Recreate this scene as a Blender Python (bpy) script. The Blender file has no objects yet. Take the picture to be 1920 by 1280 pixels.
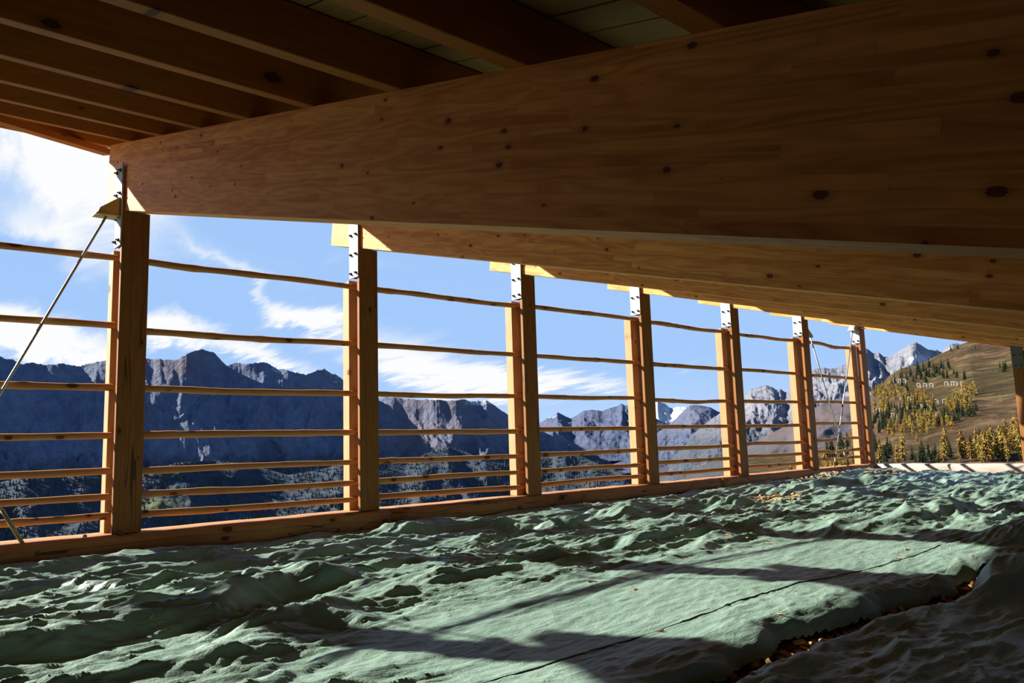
import bpy, bmesh, math, random
import numpy as np
from mathutils import Matrix, Vector

# ------------------------------------------------------------------ camera, sky, sun, exposure
random.seed(4)
SC = bpy.context.scene
COL = SC.collection
CAM = np.array([7.642, -2.019, 0.427])
FPX = 1467.7
YAW, PITCH, ROLL = -0.8429, 0.1270, -0.0302


def cam_rows():
    y, p, r = YAW, PITCH, ROLL
    f = np.array([math.sin(y) * math.cos(p), math.cos(y) * math.cos(p), math.sin(p)])
    rt = np.array([math.cos(y), -math.sin(y), 0.0])
    u = np.cross(rt, f)
    c, s = math.cos(r), math.sin(r)
    return np.array([c * rt + s * u, -s * rt + c * u, f])


ROWS = cam_rows()
cam_data = bpy.data.cameras.new('camera')
cam_data.sensor_width = 36.0
cam_data.lens = FPX / 1920 * 36.0
cam_data.clip_start = 0.05
cam_data.clip_end = 40000
cam = bpy.data.objects.new('camera', cam_data)
COL.objects.link(cam)
M3 = Matrix([list(ROWS[0]), list(ROWS[1]), list(-ROWS[2])]).transposed()
cam.matrix_world = Matrix.Translation(Vector(CAM)) @ M3.to_4x4()
SC.camera = cam

SC.view_settings.view_transform = 'Standard'
SC.view_settings.look = 'None'
SC.view_settings.exposure = 0.0
SC.view_settings.gamma = 1.0
SC.view_settings.use_curve_mapping = False
SC.cycles.use_denoising = True
SC.cycles.max_bounces = 8
SC.cycles.diffuse_bounces = 5

# sun: light travels along (1, .65, -.672)
sun_data = bpy.data.lights.new('sun', 'SUN')
sun_data.energy = 16.5
sun_data.angle = math.radians(0.6)
sun_data.color = (1.0, 0.93, 0.82)
sun = bpy.data.objects.new('sun', sun_data)
COL.objects.link(sun)
SUN_DIR = Vector((1.0, 0.65, -0.672)).normalized()
sun.rotation_euler = SUN_DIR.to_track_quat('-Z', 'Y').to_euler()
sun.location = (-30, -20, 25)


class NT:
    """small helper around a node tree"""
    def __init__(self, tree):
        self.t = tree
        tree.nodes.clear()

    def n(self, typ, **kw):
        nd = self.t.nodes.new(typ)
        for k, v in kw.items():
            setattr(nd, k, v)
        return nd

    def lk(self, a, b):
        self.t.links.new(a, b)

    def put(self, sock, v):
        if isinstance(v, bpy.types.NodeSocket):
            self.lk(v, sock)
        else:
            sock.default_value = v

    def math(self, op, a, b=0.0, c=None, clamp=False):
        nd = self.n('ShaderNodeMath', operation=op, use_clamp=clamp)
        self.put(nd.inputs[0], a)
        self.put(nd.inputs[1], b)
        if c is not None:
            self.put(nd.inputs[2], c)
        return nd.outputs[0]

    def mix(self, f, a, b, blend='MIX'):
        nd = self.n('ShaderNodeMix', data_type='RGBA', blend_type=blend)
        self.put(nd.inputs[0], f)
        for s, v in ((6, a), (7, b)):
            if not isinstance(v, bpy.types.NodeSocket):
                v = (v[0], v[1], v[2], 1.0)
            self.put(nd.inputs[s], v)
        return nd.outputs[2]

    def ramp(self, f, stops, interp='LINEAR'):
        nd = self.n('ShaderNodeValToRGB')
        cr = nd.color_ramp
        cr.interpolation = interp
        while len(cr.elements) < len(stops):
            cr.elements.new(0.5)
        for e, (p, c) in zip(cr.elements, stops):
            e.position = p
            e.color = (c, c, c, 1) if isinstance(c, (int, float)) else (c[0], c[1], c[2], 1)
        self.put(nd.inputs[0], f)
        return nd.outputs[0]

    def noise(self, vec, scale, detail=3.0, rough=0.5, dist=0.0, dim='3D'):
        nd = self.n('ShaderNodeTexNoise', noise_dimensions=dim)
        self.put(nd.inputs['Vector'], vec)
        nd.inputs['Scale'].default_value = scale
        nd.inputs['Detail'].default_value = detail
        nd.inputs['Roughness'].default_value = rough
        nd.inputs['Distortion'].default_value = dist
        return nd.outputs[0]

    def mapping(self, vec, scale=(1, 1, 1), loc=(0, 0, 0), rot=(0, 0, 0)):
        nd = self.n('ShaderNodeMapping')
        self.put(nd.inputs['Vector'], vec)
        nd.inputs['Scale'].default_value = scale
        nd.inputs['Location'].default_value = loc
        nd.inputs['Rotation'].default_value = rot
        return nd.outputs[0]


def build_world():
    w = bpy.data.worlds.new('sky')
    SC.world = w
    w.use_nodes = True
    g = NT(w.node_tree)
    tc = g.n('ShaderNodeTexCoord').outputs['Generated']
    sp = g.n('ShaderNodeSeparateXYZ')
    g.lk(tc, sp.inputs[0])
    x, y, z = sp.outputs
    el = g.math('MULTIPLY', g.math('ARCSINE', z), 57.29578)
    az = g.math('MULTIPLY', g.math('ARCTAN2', x, y), 57.29578)
    base = g.ramp(g.math('DIVIDE', el, 90.0, clamp=True),
                  [(0.0, (0.50, 0.70, 0.98)), (0.06, (0.38, 0.60, 0.98)), (0.20, (0.36, 0.58, 0.95)), (0.45, (0.13, 0.29, 0.66)), (1.0, (0.045, 0.13, 0.40))])
    below = g.math('LESS_THAN', el, -1.0)
    base = g.mix(below, base, (0.10, 0.13, 0.17))
    # planar cloud coordinates: streaks across the sky
    zz = g.math('ADD', g.math('MAXIMUM', z, 0.0), 0.12)
    comb = g.n('ShaderNodeCombineXYZ')
    g.lk(g.math('DIVIDE', x, zz), comb.inputs[0])
    g.lk(g.math('DIVIDE', y, zz), comb.inputs[1])
    pl = g.mapping(comb.outputs[0], scale=(0.55, 1.5, 1.0), rot=(0, 0, 0.5))
    wisp = g.noise(pl, 1.3, 7.0, 0.62, 0.8)
    fine = g.noise(pl, 4.5, 6.0, 0.6, 0.5)
    cov = g.math('MULTIPLY', g.math('SUBTRACT', wisp, 0.50, clamp=True), 2.2, clamp=True)
    azw = g.math('ADD', az, g.math('MULTIPLY', g.math('SUBTRACT', wisp, 0.5), 9.0))
    elw = g.math('ADD', el, g.math('MULTIPLY', g.math('SUBTRACT', fine, 0.5), 3.6))
    # clouds seen in the view: azimuth, elevation, half widths, tilt (el per az), strength
    blobs = [(-79.5, 21.0, 5.5, 5.0, -0.55, 2.6), (-80.0, 14.0, 5.0, 1.2, -0.3, 0.5), (-80.5, 7.4, 4.8, 1.6, -0.25, 1.9), (-72.3, 8.2, 2.2, 1.0, -0.1, 1.3),
             (-66.5, 6.6, 3.6, 0.9, -0.35, 1.1), (-62.3, 9.0, 2.6, 0.75, -0.1, 1.3), (-67.0, 11.4, 3.6, 0.6, -0.75, 0.6), (-55.0, 5.6, 5.2, 1.9, -0.25, 1.2),
             (-49.5, 4.3, 3.5, 1.1, -0.1, 1.2), (-44.0, 4.2, 4.2, 0.8, -0.12, 0.9), (-66.0, 12.5, 7.0, 1.3, -0.3, 0.22), (-35.0, 4.9, 2.5, 0.3, 0.3, 0.3), (-58.0, 13.0, 5.0, 0.6, -0.2, 0.25)]
    tot = g.math('MULTIPLY', cov, 0.22)
    for a0, e0, wa, we, tl, st in blobs:
        da = g.math('SUBTRACT', azw, a0)
        de = g.math('SUBTRACT', elw, g.math('MULTIPLY_ADD', da, tl, e0))
        r2 = g.math('ADD', g.math('POWER', g.math('DIVIDE', g.math('ABSOLUTE', da), wa), 2.0), g.math('POWER', g.math('DIVIDE', g.math('ABSOLUTE', de), we), 2.0))
        ex = g.math('EXPONENT', g.math('MULTIPLY', r2, -1.0))
        tot = g.math('ADD', tot, g.math('MULTIPLY', ex, st))
    tex = g.math('MULTIPLY_ADD', fine, 1.5, 0.25)
    dens = g.math('MULTIPLY', tot, tex, clamp=True)
    dens = g.n('ShaderNodeMapRange', interpolation_type='SMOOTHSTEP')
    g.put(dens.inputs[0], g.math('MULTIPLY', tot, tex))
    dens.inputs[1].default_value = 0.10
    dens.inputs[2].default_value = 1.15
    col = g.mix(dens.outputs[0], base, (0.98, 0.99, 1.0))
    # glare of thin cloud towards the sun's side of the sky
    bg = g.n('ShaderNodeBackground')
    g.lk(col, bg.inputs[0])
    bg.inputs[1].default_value = 1.0
    out = g.n('ShaderNodeOutputWorld')
    g.lk(bg.outputs[0], out.inputs[0])


build_world()


# ------------------------------------------------------------------ helpers
def ray(px, py):
    return ROWS.T @ np.array([(px - 960) / FPX, (640 - py) / FPX, 1.0])


def azel(px, py):
    d = ray(px, py)
    return math.atan2(d[0], d[1]), math.atan2(d[2], math.hypot(d[0], d[1]))


def _hash(ix, iy, seed):
    h = (ix.astype(np.int64) * 374761393 + iy.astype(np.int64) * 668265263 + seed * 1274126177) & 0x7fffffff
    h = ((h ^ (h >> 13)) * 1274126177) & 0x7fffffff
    h = h ^ (h >> 16)
    return (h & 0xffff) / 65535.0 * 2 * np.pi


def gnoise(x, y, seed=0):
    x = np.asarray(x, float)
    y = np.asarray(y, float)
    ix, iy = np.floor(x), np.floor(y)
    fx, fy = x - ix, y - iy
    u, v = fx * fx * fx * (fx * (fx * 6 - 15) + 10), fy * fy * fy * (fy * (fy * 6 - 15) + 10)

    def gr(a, b, dx, dy):
        t = _hash(a, b, seed)
        return np.cos(t) * dx + np.sin(t) * dy
    n00, n10 = gr(ix, iy, fx, fy), gr(ix + 1, iy, fx - 1, fy)
    n01, n11 = gr(ix, iy + 1, fx, fy - 1), gr(ix + 1, iy + 1, fx - 1, fy - 1)
    return ((n00 * (1 - u) + n10 * u) * (1 - v) + (n01 * (1 - u) + n11 * u) * v) * 1.5


def fbm(x, y, seed=0, oct=5, rough=0.5, ridged=False):
    a, s, t = 1.0, 0.0, 0.0
    for i in range(oct):
        n = gnoise(x, y, seed + 17 * i)
        if ridged:
            n = 1 - 2 * np.abs(n)
        s = s + a * n
        t += a
        a *= rough
        x = x * 2.03 + 11.3
        y = y * 2.03 + 5.7
    return s / t


def mesh_obj(name, verts, faces, mat=None, parent=None, smooth=False):
    me = bpy.data.meshes.new(name)
    me.from_pydata([tuple(v) for v in verts], [], faces)
    me.update()
    if mat:
        me.materials.append(mat)
    if smooth:
        me.polygons.foreach_set('use_smooth', [True] * len(me.polygons))
    o = bpy.data.objects.new(name, me)
    COL.objects.link(o)
    if parent:
        o.parent = parent
    return o


def tag(o, label=None, cat=None, group=None, kind=None):
    if label:
        o['label'] = label
    if cat:
        o['category'] = cat
    if group:
        o['group'] = group
    if kind:
        o['kind'] = kind
    return o


def empty(name, loc=(0, 0, 0)):
    o = bpy.data.objects.new(name, None)
    o.empty_display_size = 0.2
    o.location = loc
    COL.objects.link(o)
    return o


class MB:
    """collects shapes in one vertex/face list"""
    def __init__(self):
        self.v, self.f = [], []

    def add(self, vs, fs):
        o = len(self.v)
        self.v += [tuple(p) for p in vs]
        self.f += [tuple(i + o for i in q) for q in fs]

    def box(self, a, b, ch=0.0):
        """box between corners a and b with chamfered edges"""
        a, b = np.minimum(a, b), np.maximum(a, b)
        if ch <= 0:
            vs = [(x, y, z) for x in (a[0], b[0]) for y in (a[1], b[1]) for z in (a[2], b[2])]
            self.add(vs, [(0, 1, 3, 2), (4, 6, 7, 5), (0, 4, 5, 1), (2, 3, 7, 6), (0, 2, 6, 4), (1, 5, 7, 3)])
            return
        bm = bmesh.new()
        bmesh.ops.create_cube(bm, size=1.0)
        for v in bm.verts:
            for k in range(3):
                v.co[k] = a[k] if v.co[k] < 0 else b[k]
        bmesh.ops.bevel(bm, geom=list(bm.edges), offset=ch, segments=1, affect='EDGES')
        bm.verts.ensure_lookup_table()
        self.add([tuple(v.co) for v in bm.verts], [tuple(v.index for v in f.verts) for f in bm.faces])
        bm.free()

    def tube(self, pts, rad, sides=8, cap=True):
        pts = [np.array(p, float) for p in pts]
        n = len(pts)
        rad = rad if hasattr(rad, '__len__') else [rad] * n
        ref = None
        rings = []
        for i in range(n):
            t = pts[min(i + 1, n - 1)] - pts[max(i - 1, 0)]
            t = t / (np.linalg.norm(t) + 1e-12)
            if ref is None:
                ref = np.array([0, 0, 1.0]) if abs(t[2]) < 0.9 else np.array([1.0, 0, 0])
            a = np.cross(t, ref)
            a /= np.linalg.norm(a)
            b = np.cross(a, t)
            rings.append([pts[i] + rad[i] * (math.cos(k * 2 * math.pi / sides) * a + math.sin(k * 2 * math.pi / sides) * b) for k in range(sides)])
        vs = [p for r in rings for p in r]
        fs = []
        for i in range(n - 1):
            for k in range(sides):
                k2 = (k + 1) % sides
                fs.append((i * sides + k, i * sides + k2, (i + 1) * sides + k2, (i + 1) * sides + k))
        if cap:
            fs.append(tuple(range(sides))[::-1])
            fs.append(tuple((n - 1) * sides + k for k in range(sides)))
        self.add(vs, fs)

    def prism(self, poly, axis, a, b):
        """extrude a 2D polygon along an axis (0,1,2) between a and b"""
        n = len(poly)
        vs = []
        for s in (a, b):
            for p in poly:
                q = [p[0], p[1]]
                q.insert(axis, s)
                vs.append(tuple(q))
        fs = [tuple(range(n)), tuple(range(2 * n - 1, n - 1, -1))]
        for i in range(n):
            j = (i + 1) % n
            fs.append((i, i + n, j + n, j))
        self.add(vs, fs)

    def build(self, name, mat=None, parent=None, smooth=False):
        o = mesh_obj(name, self.v, self.f, mat, parent, smooth)
        bm = bmesh.new()
        bm.from_mesh(o.data)
        bmesh.ops.recalc_face_normals(bm, faces=bm.faces)
        bm.to_mesh(o.data)
        bm.free()
        return o


# ------------------------------------------------------------------ materials
def new_mat(name):
    m = bpy.data.materials.new(name)
    m.use_nodes = True
    g = NT(m.node_tree)
    bs = g.n('ShaderNodeBsdfPrincipled')
    out = g.n('ShaderNodeOutputMaterial')
    g.lk(bs.outputs[0], out.inputs[0])
    return m, g, bs


def wood_mat(name, light, dark, axis='X', lam=0.0, lam_axis='Z', knots=1.0, rough=0.65, grain=1.0, scale=1.0, crack=0.0, lam_var=0.35, joint=1.3, knot_scale=(1.1, 5.0)):
    m, g, bs = new_mat(name)
    tc = g.n('ShaderNodeTexCoord').outputs['Object']
    oi = g.n('ShaderNodeObjectInfo').outputs['Random']
    off = g.n('ShaderNodeVectorMath', operation='ADD')
    cb = g.n('ShaderNodeCombineXYZ')
    for k in range(3):
        g.lk(g.math('MULTIPLY', oi, 13.0 + 7 * k), cb.inputs[k])
    g.lk(tc, off.inputs[0])
    g.lk(cb.outputs[0], off.inputs[1])
    # bring the grain axis to X
    sp = g.n('ShaderNodeSeparateXYZ')
    g.lk(tc, sp.inputs[0])
    so = g.n('ShaderNodeSeparateXYZ')
    g.lk(off.outputs[0], so.inputs[0])
    order = {'X': (0, 1, 2), 'Y': (1, 0, 2), 'Z': (2, 0, 1)}[axis]
    al, c1, c2 = so.outputs[order[0]], so.outputs[order[1]], so.outputs[order[2]]
    tone = 0.5
    rowoff = 0.0
    if lam > 0:
        h = sp.outputs['XYZ'.index(lam_axis)]
        row = g.math('FLOOR', g.math('DIVIDE', h, lam))
        wn = g.n('ShaderNodeTexWhiteNoise', noise_dimensions='1D')
        g.lk(row, wn.inputs['W'])
        cell = g.math('FLOOR', g.math('ADD', g.math('DIVIDE', sp.outputs[order[0]], joint), g.math('MULTIPLY', wn.outputs[0], 7.0)))
        wn2 = g.n('ShaderNodeTexWhiteNoise', noise_dimensions='2D')
        cc = g.n('ShaderNodeCombineXYZ')
        g.lk(row, cc.inputs[0])
        g.lk(cell, cc.inputs[1])
        g.lk(cc.outputs[0], wn2.inputs['Vector'])
        tone = wn2.outputs[0]
        rowoff = g.math('MULTIPLY', tone, 9.0)
        fr = g.math('FRACT', g.math('DIVIDE', h, lam))
        line = g.math('ADD', g.math('LESS_THAN', fr, 0.035), 0.0, clamp=True)
        fj = g.math('FRACT', g.math('ADD', g.math('DIVIDE', sp.outputs[order[0]], joint), g.math('MULTIPLY', wn.outputs[0], 7.0)))
        line = g.math('MAXIMUM', line, g.math('LESS_THAN', fj, 0.004))
    v = g.n('ShaderNodeCombineXYZ')
    g.lk(g.math('MULTIPLY', al, 0.9 * scale), v.inputs[0])
    g.put(v.inputs[1], g.math('ADD', g.math('MULTIPLY', c1, 9.0 * scale), rowoff))
    g.put(v.inputs[2], g.math('ADD', g.math('MULTIPLY', c2, 9.0 * scale), rowoff))
    warp = g.noise(v.outputs[0], 1.0, 2.0, 0.5, 0.25)
    rings = g.math('PINGPONG', g.math('MULTIPLY', warp, 14.0), 1.0)
    v2 = g.mapping(v.outputs[0], scale=(2.2, 14, 14))
    fib = g.noise(v2, 1.0, 3.0, 0.6)
    gr = g.math('MULTIPLY_ADD', rings, 0.45 * grain, g.math('MULTIPLY', fib, 0.55))
    broad = g.noise(v.outputs[0], 0.35, 2.0)
    f = g.math('ADD', g.math('MULTIPLY', g.math('SUBTRACT', gr, 0.35), 0.75), g.math('MULTIPLY', g.math('SUBTRACT', broad, 0.5), 0.8))
    if lam > 0:
        f = g.math('ADD', f, g.math('MULTIPLY', g.math('SUBTRACT', tone, 0.5), lam_var))
    f = g.math('ADD', f, 0.25, clamp=True)
    col = g.mix(f, light, dark)
    if knots > 0:
        kv = g.n('ShaderNodeCombineXYZ')
        g.lk(g.math('MULTIPLY', al, knot_scale[0]), kv.inputs[0])
        g.lk(g.math('MULTIPLY', c1, knot_scale[1]), kv.inputs[1])
        g.lk(g.math('MULTIPLY', c2, knot_scale[1]), kv.inputs[2])
        vo = g.n('ShaderNodeTexVoronoi', feature='F1')
        g.lk(kv.outputs[0], vo.inputs['Vector'])
        vo.inputs['Scale'].default_value = 1.0
        vs = g.n('ShaderNodeSeparateXYZ')
        vd = g.n('ShaderNodeVectorMath', operation='SUBTRACT')
        g.lk(kv.outputs[0], vd.inputs[0])
        g.lk(vo.outputs['Position'], vd.inputs[1])
        g.lk(vd.outputs[0], vs.inputs[0])
        # size differs per knot
        cs = g.n('ShaderNodeSeparateColor')
        g.lk(vo.outputs['Color'], cs.inputs[0])
        ell = g.math('SQRT', g.math('ADD', g.math('POWER', g.math('MULTIPLY', vs.outputs[0], knot_scale[1] / knot_scale[0] * 0.55), 2.0), g.math('ADD', g.math('POWER', g.math('MULTIPLY', vs.outputs[1], 0.12), 2.0), g.math('POWER', vs.outputs[2], 2.0))))
        ell = g.math('MULTIPLY', ell, g.math('MULTIPLY_ADD', fib, 1.1, 0.45))
        size = g.math('MULTIPLY', g.math('POWER', cs.outputs[0], 1.5), 0.12 * knots)
        core = g.math('LESS_THAN', ell, size)
        halo = g.math('SUBTRACT', 1.0, g.math('DIVIDE', ell, g.math('MULTIPLY_ADD', size, 2.4, 0.001)), clamp=True)
        col = g.mix(g.math('MULTIPLY', halo, 0.55), col, [c * 0.45 for c in dark])
        col = g.mix(g.math('MULTIPLY', core, 0.85), col, [dark[0] * 0.22, dark[1] * 0.12, dark[2] * 0.08])
    if lam > 0:
        col = g.mix(g.math('MULTIPLY', line, 0.15), col, [c * 0.4 for c in dark])
    if crack > 0:
        ce = g.noise(g.mapping(v.outputs[0], scale=(0.25, 0.8, 0.8)), 1.0, 2.0, 0.4)
        cr = g.math('LESS_THAN', g.math('ABSOLUTE', g.math('SUBTRACT', ce, 0.5)), 0.0045 * crack)
        col = g.mix(g.math('MULTIPLY', cr, 0.75), col, (0.03, 0.015, 0.008))
    g.lk(col, bs.inputs['Base Color'])
    bs.inputs['Roughness'].default_value = rough
    bs.inputs['Specular IOR Level'].default_value = 0.25
    bp = g.n('ShaderNodeBump')
    bp.inputs['Strength'].default_value = 0.15
    bp.inputs['Distance'].default_value = 0.004
    g.lk(gr, bp.inputs['Height'])
    g.lk(bp.outputs[0], bs.inputs['Normal'])
    return m


def plain_mat(name, col, rough=0.6, metal=0.0, var=0.15, nscale=6.0, bump=0.0):
    m, g, bs = new_mat(name)
    tc = g.n('ShaderNodeTexCoord').outputs['Object']
    n = g.noise(tc, nscale, 5.0, 0.6)
    c = g.mix(n, [x * (1 - var) for x in col], [min(1, x * (1 + var)) for x in col])
    g.lk(c, bs.inputs['Base Color'])
    bs.inputs['Roughness'].default_value = rough
    bs.inputs['Metallic'].default_value = metal
    if bump:
        bp = g.n('ShaderNodeBump')
        bp.inputs['Strength'].default_value = bump
        bp.inputs['Distance'].default_value = 0.01
        g.lk(n, bp.inputs['Height'])
        g.lk(bp.outputs[0], bs.inputs['Normal'])
    return m


M_BEAM = wood_mat('glulam_spruce', (0.92, 0.45, 0.125), (0.50, 0.165, 0.028), lam=0.045, knots=0.95, grain=1.45, joint=1.2, lam_var=0.4, knot_scale=(2.2, 8.0))
M_POST = wood_mat('larch_post', (0.27, 0.11, 0.026), (0.15, 0.05, 0.010), axis='Z', knots=0.8, crack=1.0)
M_BATTEN = wood_mat('larch_batten', (0.52, 0.29, 0.145), (0.38, 0.185, 0.08), axis='Z', knots=1.0)
M_RAIL = wood_mat('peeled_pole', (0.50, 0.26, 0.10), (0.28, 0.12, 0.04), axis='Y', knots=1.6, knot_scale=(2.6, 6.0))
M_SILL = wood_mat('sill_log', (0.40, 0.19, 0.07), (0.22, 0.085, 0.028), axis='Y', knots=1.3, crack=1.5, knot_scale=(1.6, 5.0))
M_SILLW = wood_mat('weathered_log', (0.46, 0.37, 0.33), (0.27, 0.20, 0.17), axis='X', knots=0.8, crack=1.2)
M_PURLIN = wood_mat('purlin_spruce', (0.38, 0.135, 0.016), (0.22, 0.068, 0.008), axis='Y', knots=1.3)
M_DECK = wood_mat('roof_board', (0.34, 0.20, 0.055), (0.21, 0.11, 0.03), axis='X', knots=1.1)
M_STEEL = plain_mat('galvanised_steel', (0.36, 0.375, 0.385), rough=0.55, metal=0.25, var=0.12, nscale=25)
M_BOLT = plain_mat('dark_bolt_steel', (0.07, 0.07, 0.075), rough=0.45, metal=0.7)
M_ROD = plain_mat('galvanised_rod', (0.42, 0.42, 0.40), rough=0.4, metal=0.7, var=0.1)
M_BRACK = plain_mat('painted_bracket_steel', (0.30, 0.26, 0.12), rough=0.5, metal=0.3, var=0.3, nscale=15)


# ------------------------------------------------------------------ dimensions of the barn
BAY = 2.5
PW = 0.241                     # post width along the wall
SL = 0.2585                    # roof slope
ZB, ZT = 2.668, 3.333          # beam underside / top at the post line
ORD = {-2: 'hidden', -1: 'hidden', 0: 'first', 1: 'second', 2: 'third', 3: 'fourth', 4: 'fifth', 5: 'sixth', 6: 'seventh'}
SLA = math.atan(SL)

# ------------------------------------------------------------------ roof: beams, purlins, boards
beam_label = {0: 'huge glulam roof beam nearest the camera, crossing the whole picture', 1: 'second glulam roof beam from the left, directly below the nearest big beam',
              2: 'third glulam roof beam from the left, resting on the third post', 3: 'fourth glulam roof beam, resting on the fourth post',
              4: 'fifth glulam roof beam, resting on the fifth post', 5: 'sixth glulam roof beam, resting on the sixth post',
              6: 'seventh and farthest glulam roof beam, above the end sill', -1: 'glulam roof beam just behind the camera, out of the picture', -2: 'glulam roof beam farthest behind the camera, out of the picture'}
for n in range(-1, 7):
    L = 12.1
    H = (ZT - ZB) * math.cos(SLA)
    b = MB()
    c_ = 0.006
    b.prism([(0, c_), (c_, 0), (L, 0), (L, H), (-0.065 * H / 0.65, H)], 1, 0.0, 0.20)
    o = b.build('roof_beam', M_BEAM)
    # local origin: lower outer end
    ang = SLA
    x0 = -0.69
    z0 = ZB - SL * x0
    o.location = (x0, n * BAY + 0.02, z0)
    o.rotation_euler = (0, ang, 0)
    tag(o, beam_label[n], 'beam', 'glulam roof beams')

Y0, Y1 = -4.6, 15.75
PH, PWID = 0.215, 0.13
plabels = []
for k in range(-1, 13):
    xc = 0.03 + 0.9 * k
    if k == -1:
        xc = -0.80
    b = MB()
    b.box((-PWID / 2, Y0, 0), (PWID / 2, Y1, PH), 0.004)
    o = b.build('purlin', M_PURLIN)
    o.rotation_euler = (0, SLA, 0)
    o.location = (xc, 0, ZT - SL * xc + 0.001)
    lab = ['outermost dark roof purlin over the beam tips, next to the eave board', 'first purlin inside the post line under the roof boards'][k + 1] if k < 1 else None
    if lab is None:
        names = {1: 'third roof purlin counted from the eave', 2: 'fourth roof purlin counted from the eave', 3: 'fifth roof purlin counted from the eave', 4: 'sixth roof purlin from the eave, meeting the near beam left of centre',
                 5: 'seventh roof purlin from the eave, meeting the near beam at picture centre', 6: 'eighth roof purlin from the eave, broad underside at upper right of centre',
                 7: 'ninth roof purlin counted from the eave, at upper right corner of roof'}
        lab = names.get(k, 'roof purlin beyond the right edge of the picture')
    tag(o, lab, 'purlin', 'roof purlins')

deck = empty('ceiling', (0, 0, 0))
tag(deck, 'underside of sloping roof made of wooden boards', None, None, 'structure')
random.seed(11)
bw = 0.205
N = int((Y1 - Y0 + 0.1) / bw) + 1
Ldk = 12.4
protos = []
for i in range(4):
    b = MB()
    b.box((0, 0, 0), (Ldk, bw - 0.008, 0.028), 0.003)
    me = b.build('plank', M_DECK, deck)
    protos.append(me)
for i in range(N):
    o = protos[i] if i < 4 else bpy.data.objects.new('plank', protos[i % 4].data)
    if i >= 4:
        COL.objects.link(o)
        o.parent = deck
    o.rotation_euler = (0, SLA, 0)
    x0 = -0.985
    o.location = (x0 + PH * math.sin(SLA), Y0 + i * bw, ZT - SL * x0 + PH * math.cos(SLA) + 0.004 + random.uniform(0, 0.004))
# roofing over the boards keeps the joints dark
b = MB()
b.box((0, Y0 - 0.05, 0), (Ldk, Y1 + 0.15, 0.05))
o = b.build('roof_covering', plain_mat('roof_felt', (0.16, 0.16, 0.16), 0.8))
o.rotation_euler = (0, SLA, 0)
o.location = (-0.985 + PH * math.sin(SLA), 0, ZT + SL * 0.985 + PH * math.cos(SLA) + 0.045)
tag(o, kind='structure')

# eave board, slightly wavy like a sawn log slab
mb = MB()
nseg = 60
rs = np.random.RandomState(5)
ys = np.linspace(Y0, Y1, nseg)
pts = []
for i, yy in enumerate(ys):
    wv = 0.012 * math.sin(yy * 1.7) + 0.006 * math.sin(yy * 4.1 + 1)
    zb_ = 3.596 + wv
    for (dx, dz) in ((0, 0), (0.06, -0.01), (0.06, 0.26), (0, 0.27)):
        pts.append((-1.0 + dx, yy, zb_ + dz - (wv if dz > 0.1 else 0)))
fs = [(3, 2, 1, 0), tuple((nseg - 1) * 4 + k for k in range(4))]
for i in range(nseg - 1):
    for k in range(4):
        fs.append((i * 4 + k, i * 4 + (k + 1) % 4, (i + 1) * 4 + (k + 1) % 4, (i + 1) * 4 + k))
mb.add(pts, fs)
o = mb.build('eave_board', M_PURLIN)
tag(o, 'brown wavy edged board along the eave above the beam tips', 'board')

# diagonal timber under the purlins at the near eave
mb = MB()
A = np.array([-1.03, 0.10, ZT + SL * 1.03 - 0.006])
B_ = np.array([0.88, -2.18, ZT - SL * 0.88 - 0.006])
d = (B_ - A) / np.linalg.norm(B_ - A)
side = np.cross(d, (0, 0, 1.0)); side /= np.linalg.norm(side)
up = np.cross(side, d)
vs = []
for P in (A, B_):
    for s, u in ((-1, -1), (1, -1), (1, 0), (-1, 0)):
        vs.append(P + side * 0.05 * s + up * 0.06 * u)
mb.add(vs, [(0, 1, 2, 3), (4, 7, 6, 5), (0, 4, 5, 1), (1, 5, 6, 2), (2, 6, 7, 3), (3, 7, 4, 0)])
o = mb.build('diagonal_brace', M_PURLIN)
tag(o, 'brown timber running diagonally under the purlins to the near beam tip', 'timber')

# ------------------------------------------------------------------ posts with battens, plates and bolts
ZS = -0.282                      # top of the sill
z_pl0, z_pl1 = 2.335, 3.12
post_words = {0: 'first big timber post at left, with the leaning steel rod', 1: 'second timber post from the left, left of centre', 2: 'third timber post from the left, at the middle of the picture',
              3: 'fourth timber post from the left', 4: 'fifth timber post from the left', 5: 'sixth timber post from the left, left of the crossed rods',
              6: 'seventh and farthest timber post, right of the crossed rods', -1: 'timber post beyond the left edge of the picture', -2: 'timber post farthest beyond the left edge'}


def bolt_mesh():
    b = MB()
    b.tube([(0, 0, 0), (0, -0.014, 0)], 0.017, 6)
    b.tube([(0, -0.014, 0), (0, -0.032, 0)], 0.009, 8)
    return b


bolt_me = bolt_mesh().build('bolt', M_BOLT)
bolt_me.name = 'bolt_seed'
BOLT = bolt_me.data
bpy.data.objects.remove(bolt_me)


def add_plate(root, xa, xb, za, zb, y, rows, cols, mat=None):
    b = MB()
    b.box((xa, y - 0.016, za), (xb, y - 0.001, zb), 0.002)
    pl = b.build('steel_plate', mat or M_STEEL, root)
    for z in rows:
        for x in cols:
            bo = bpy.data.objects.new('bolt', BOLT)
            COL.objects.link(bo)
            bo.parent = pl
            bo.location = (x, y - 0.016, z)
    return pl


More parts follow.
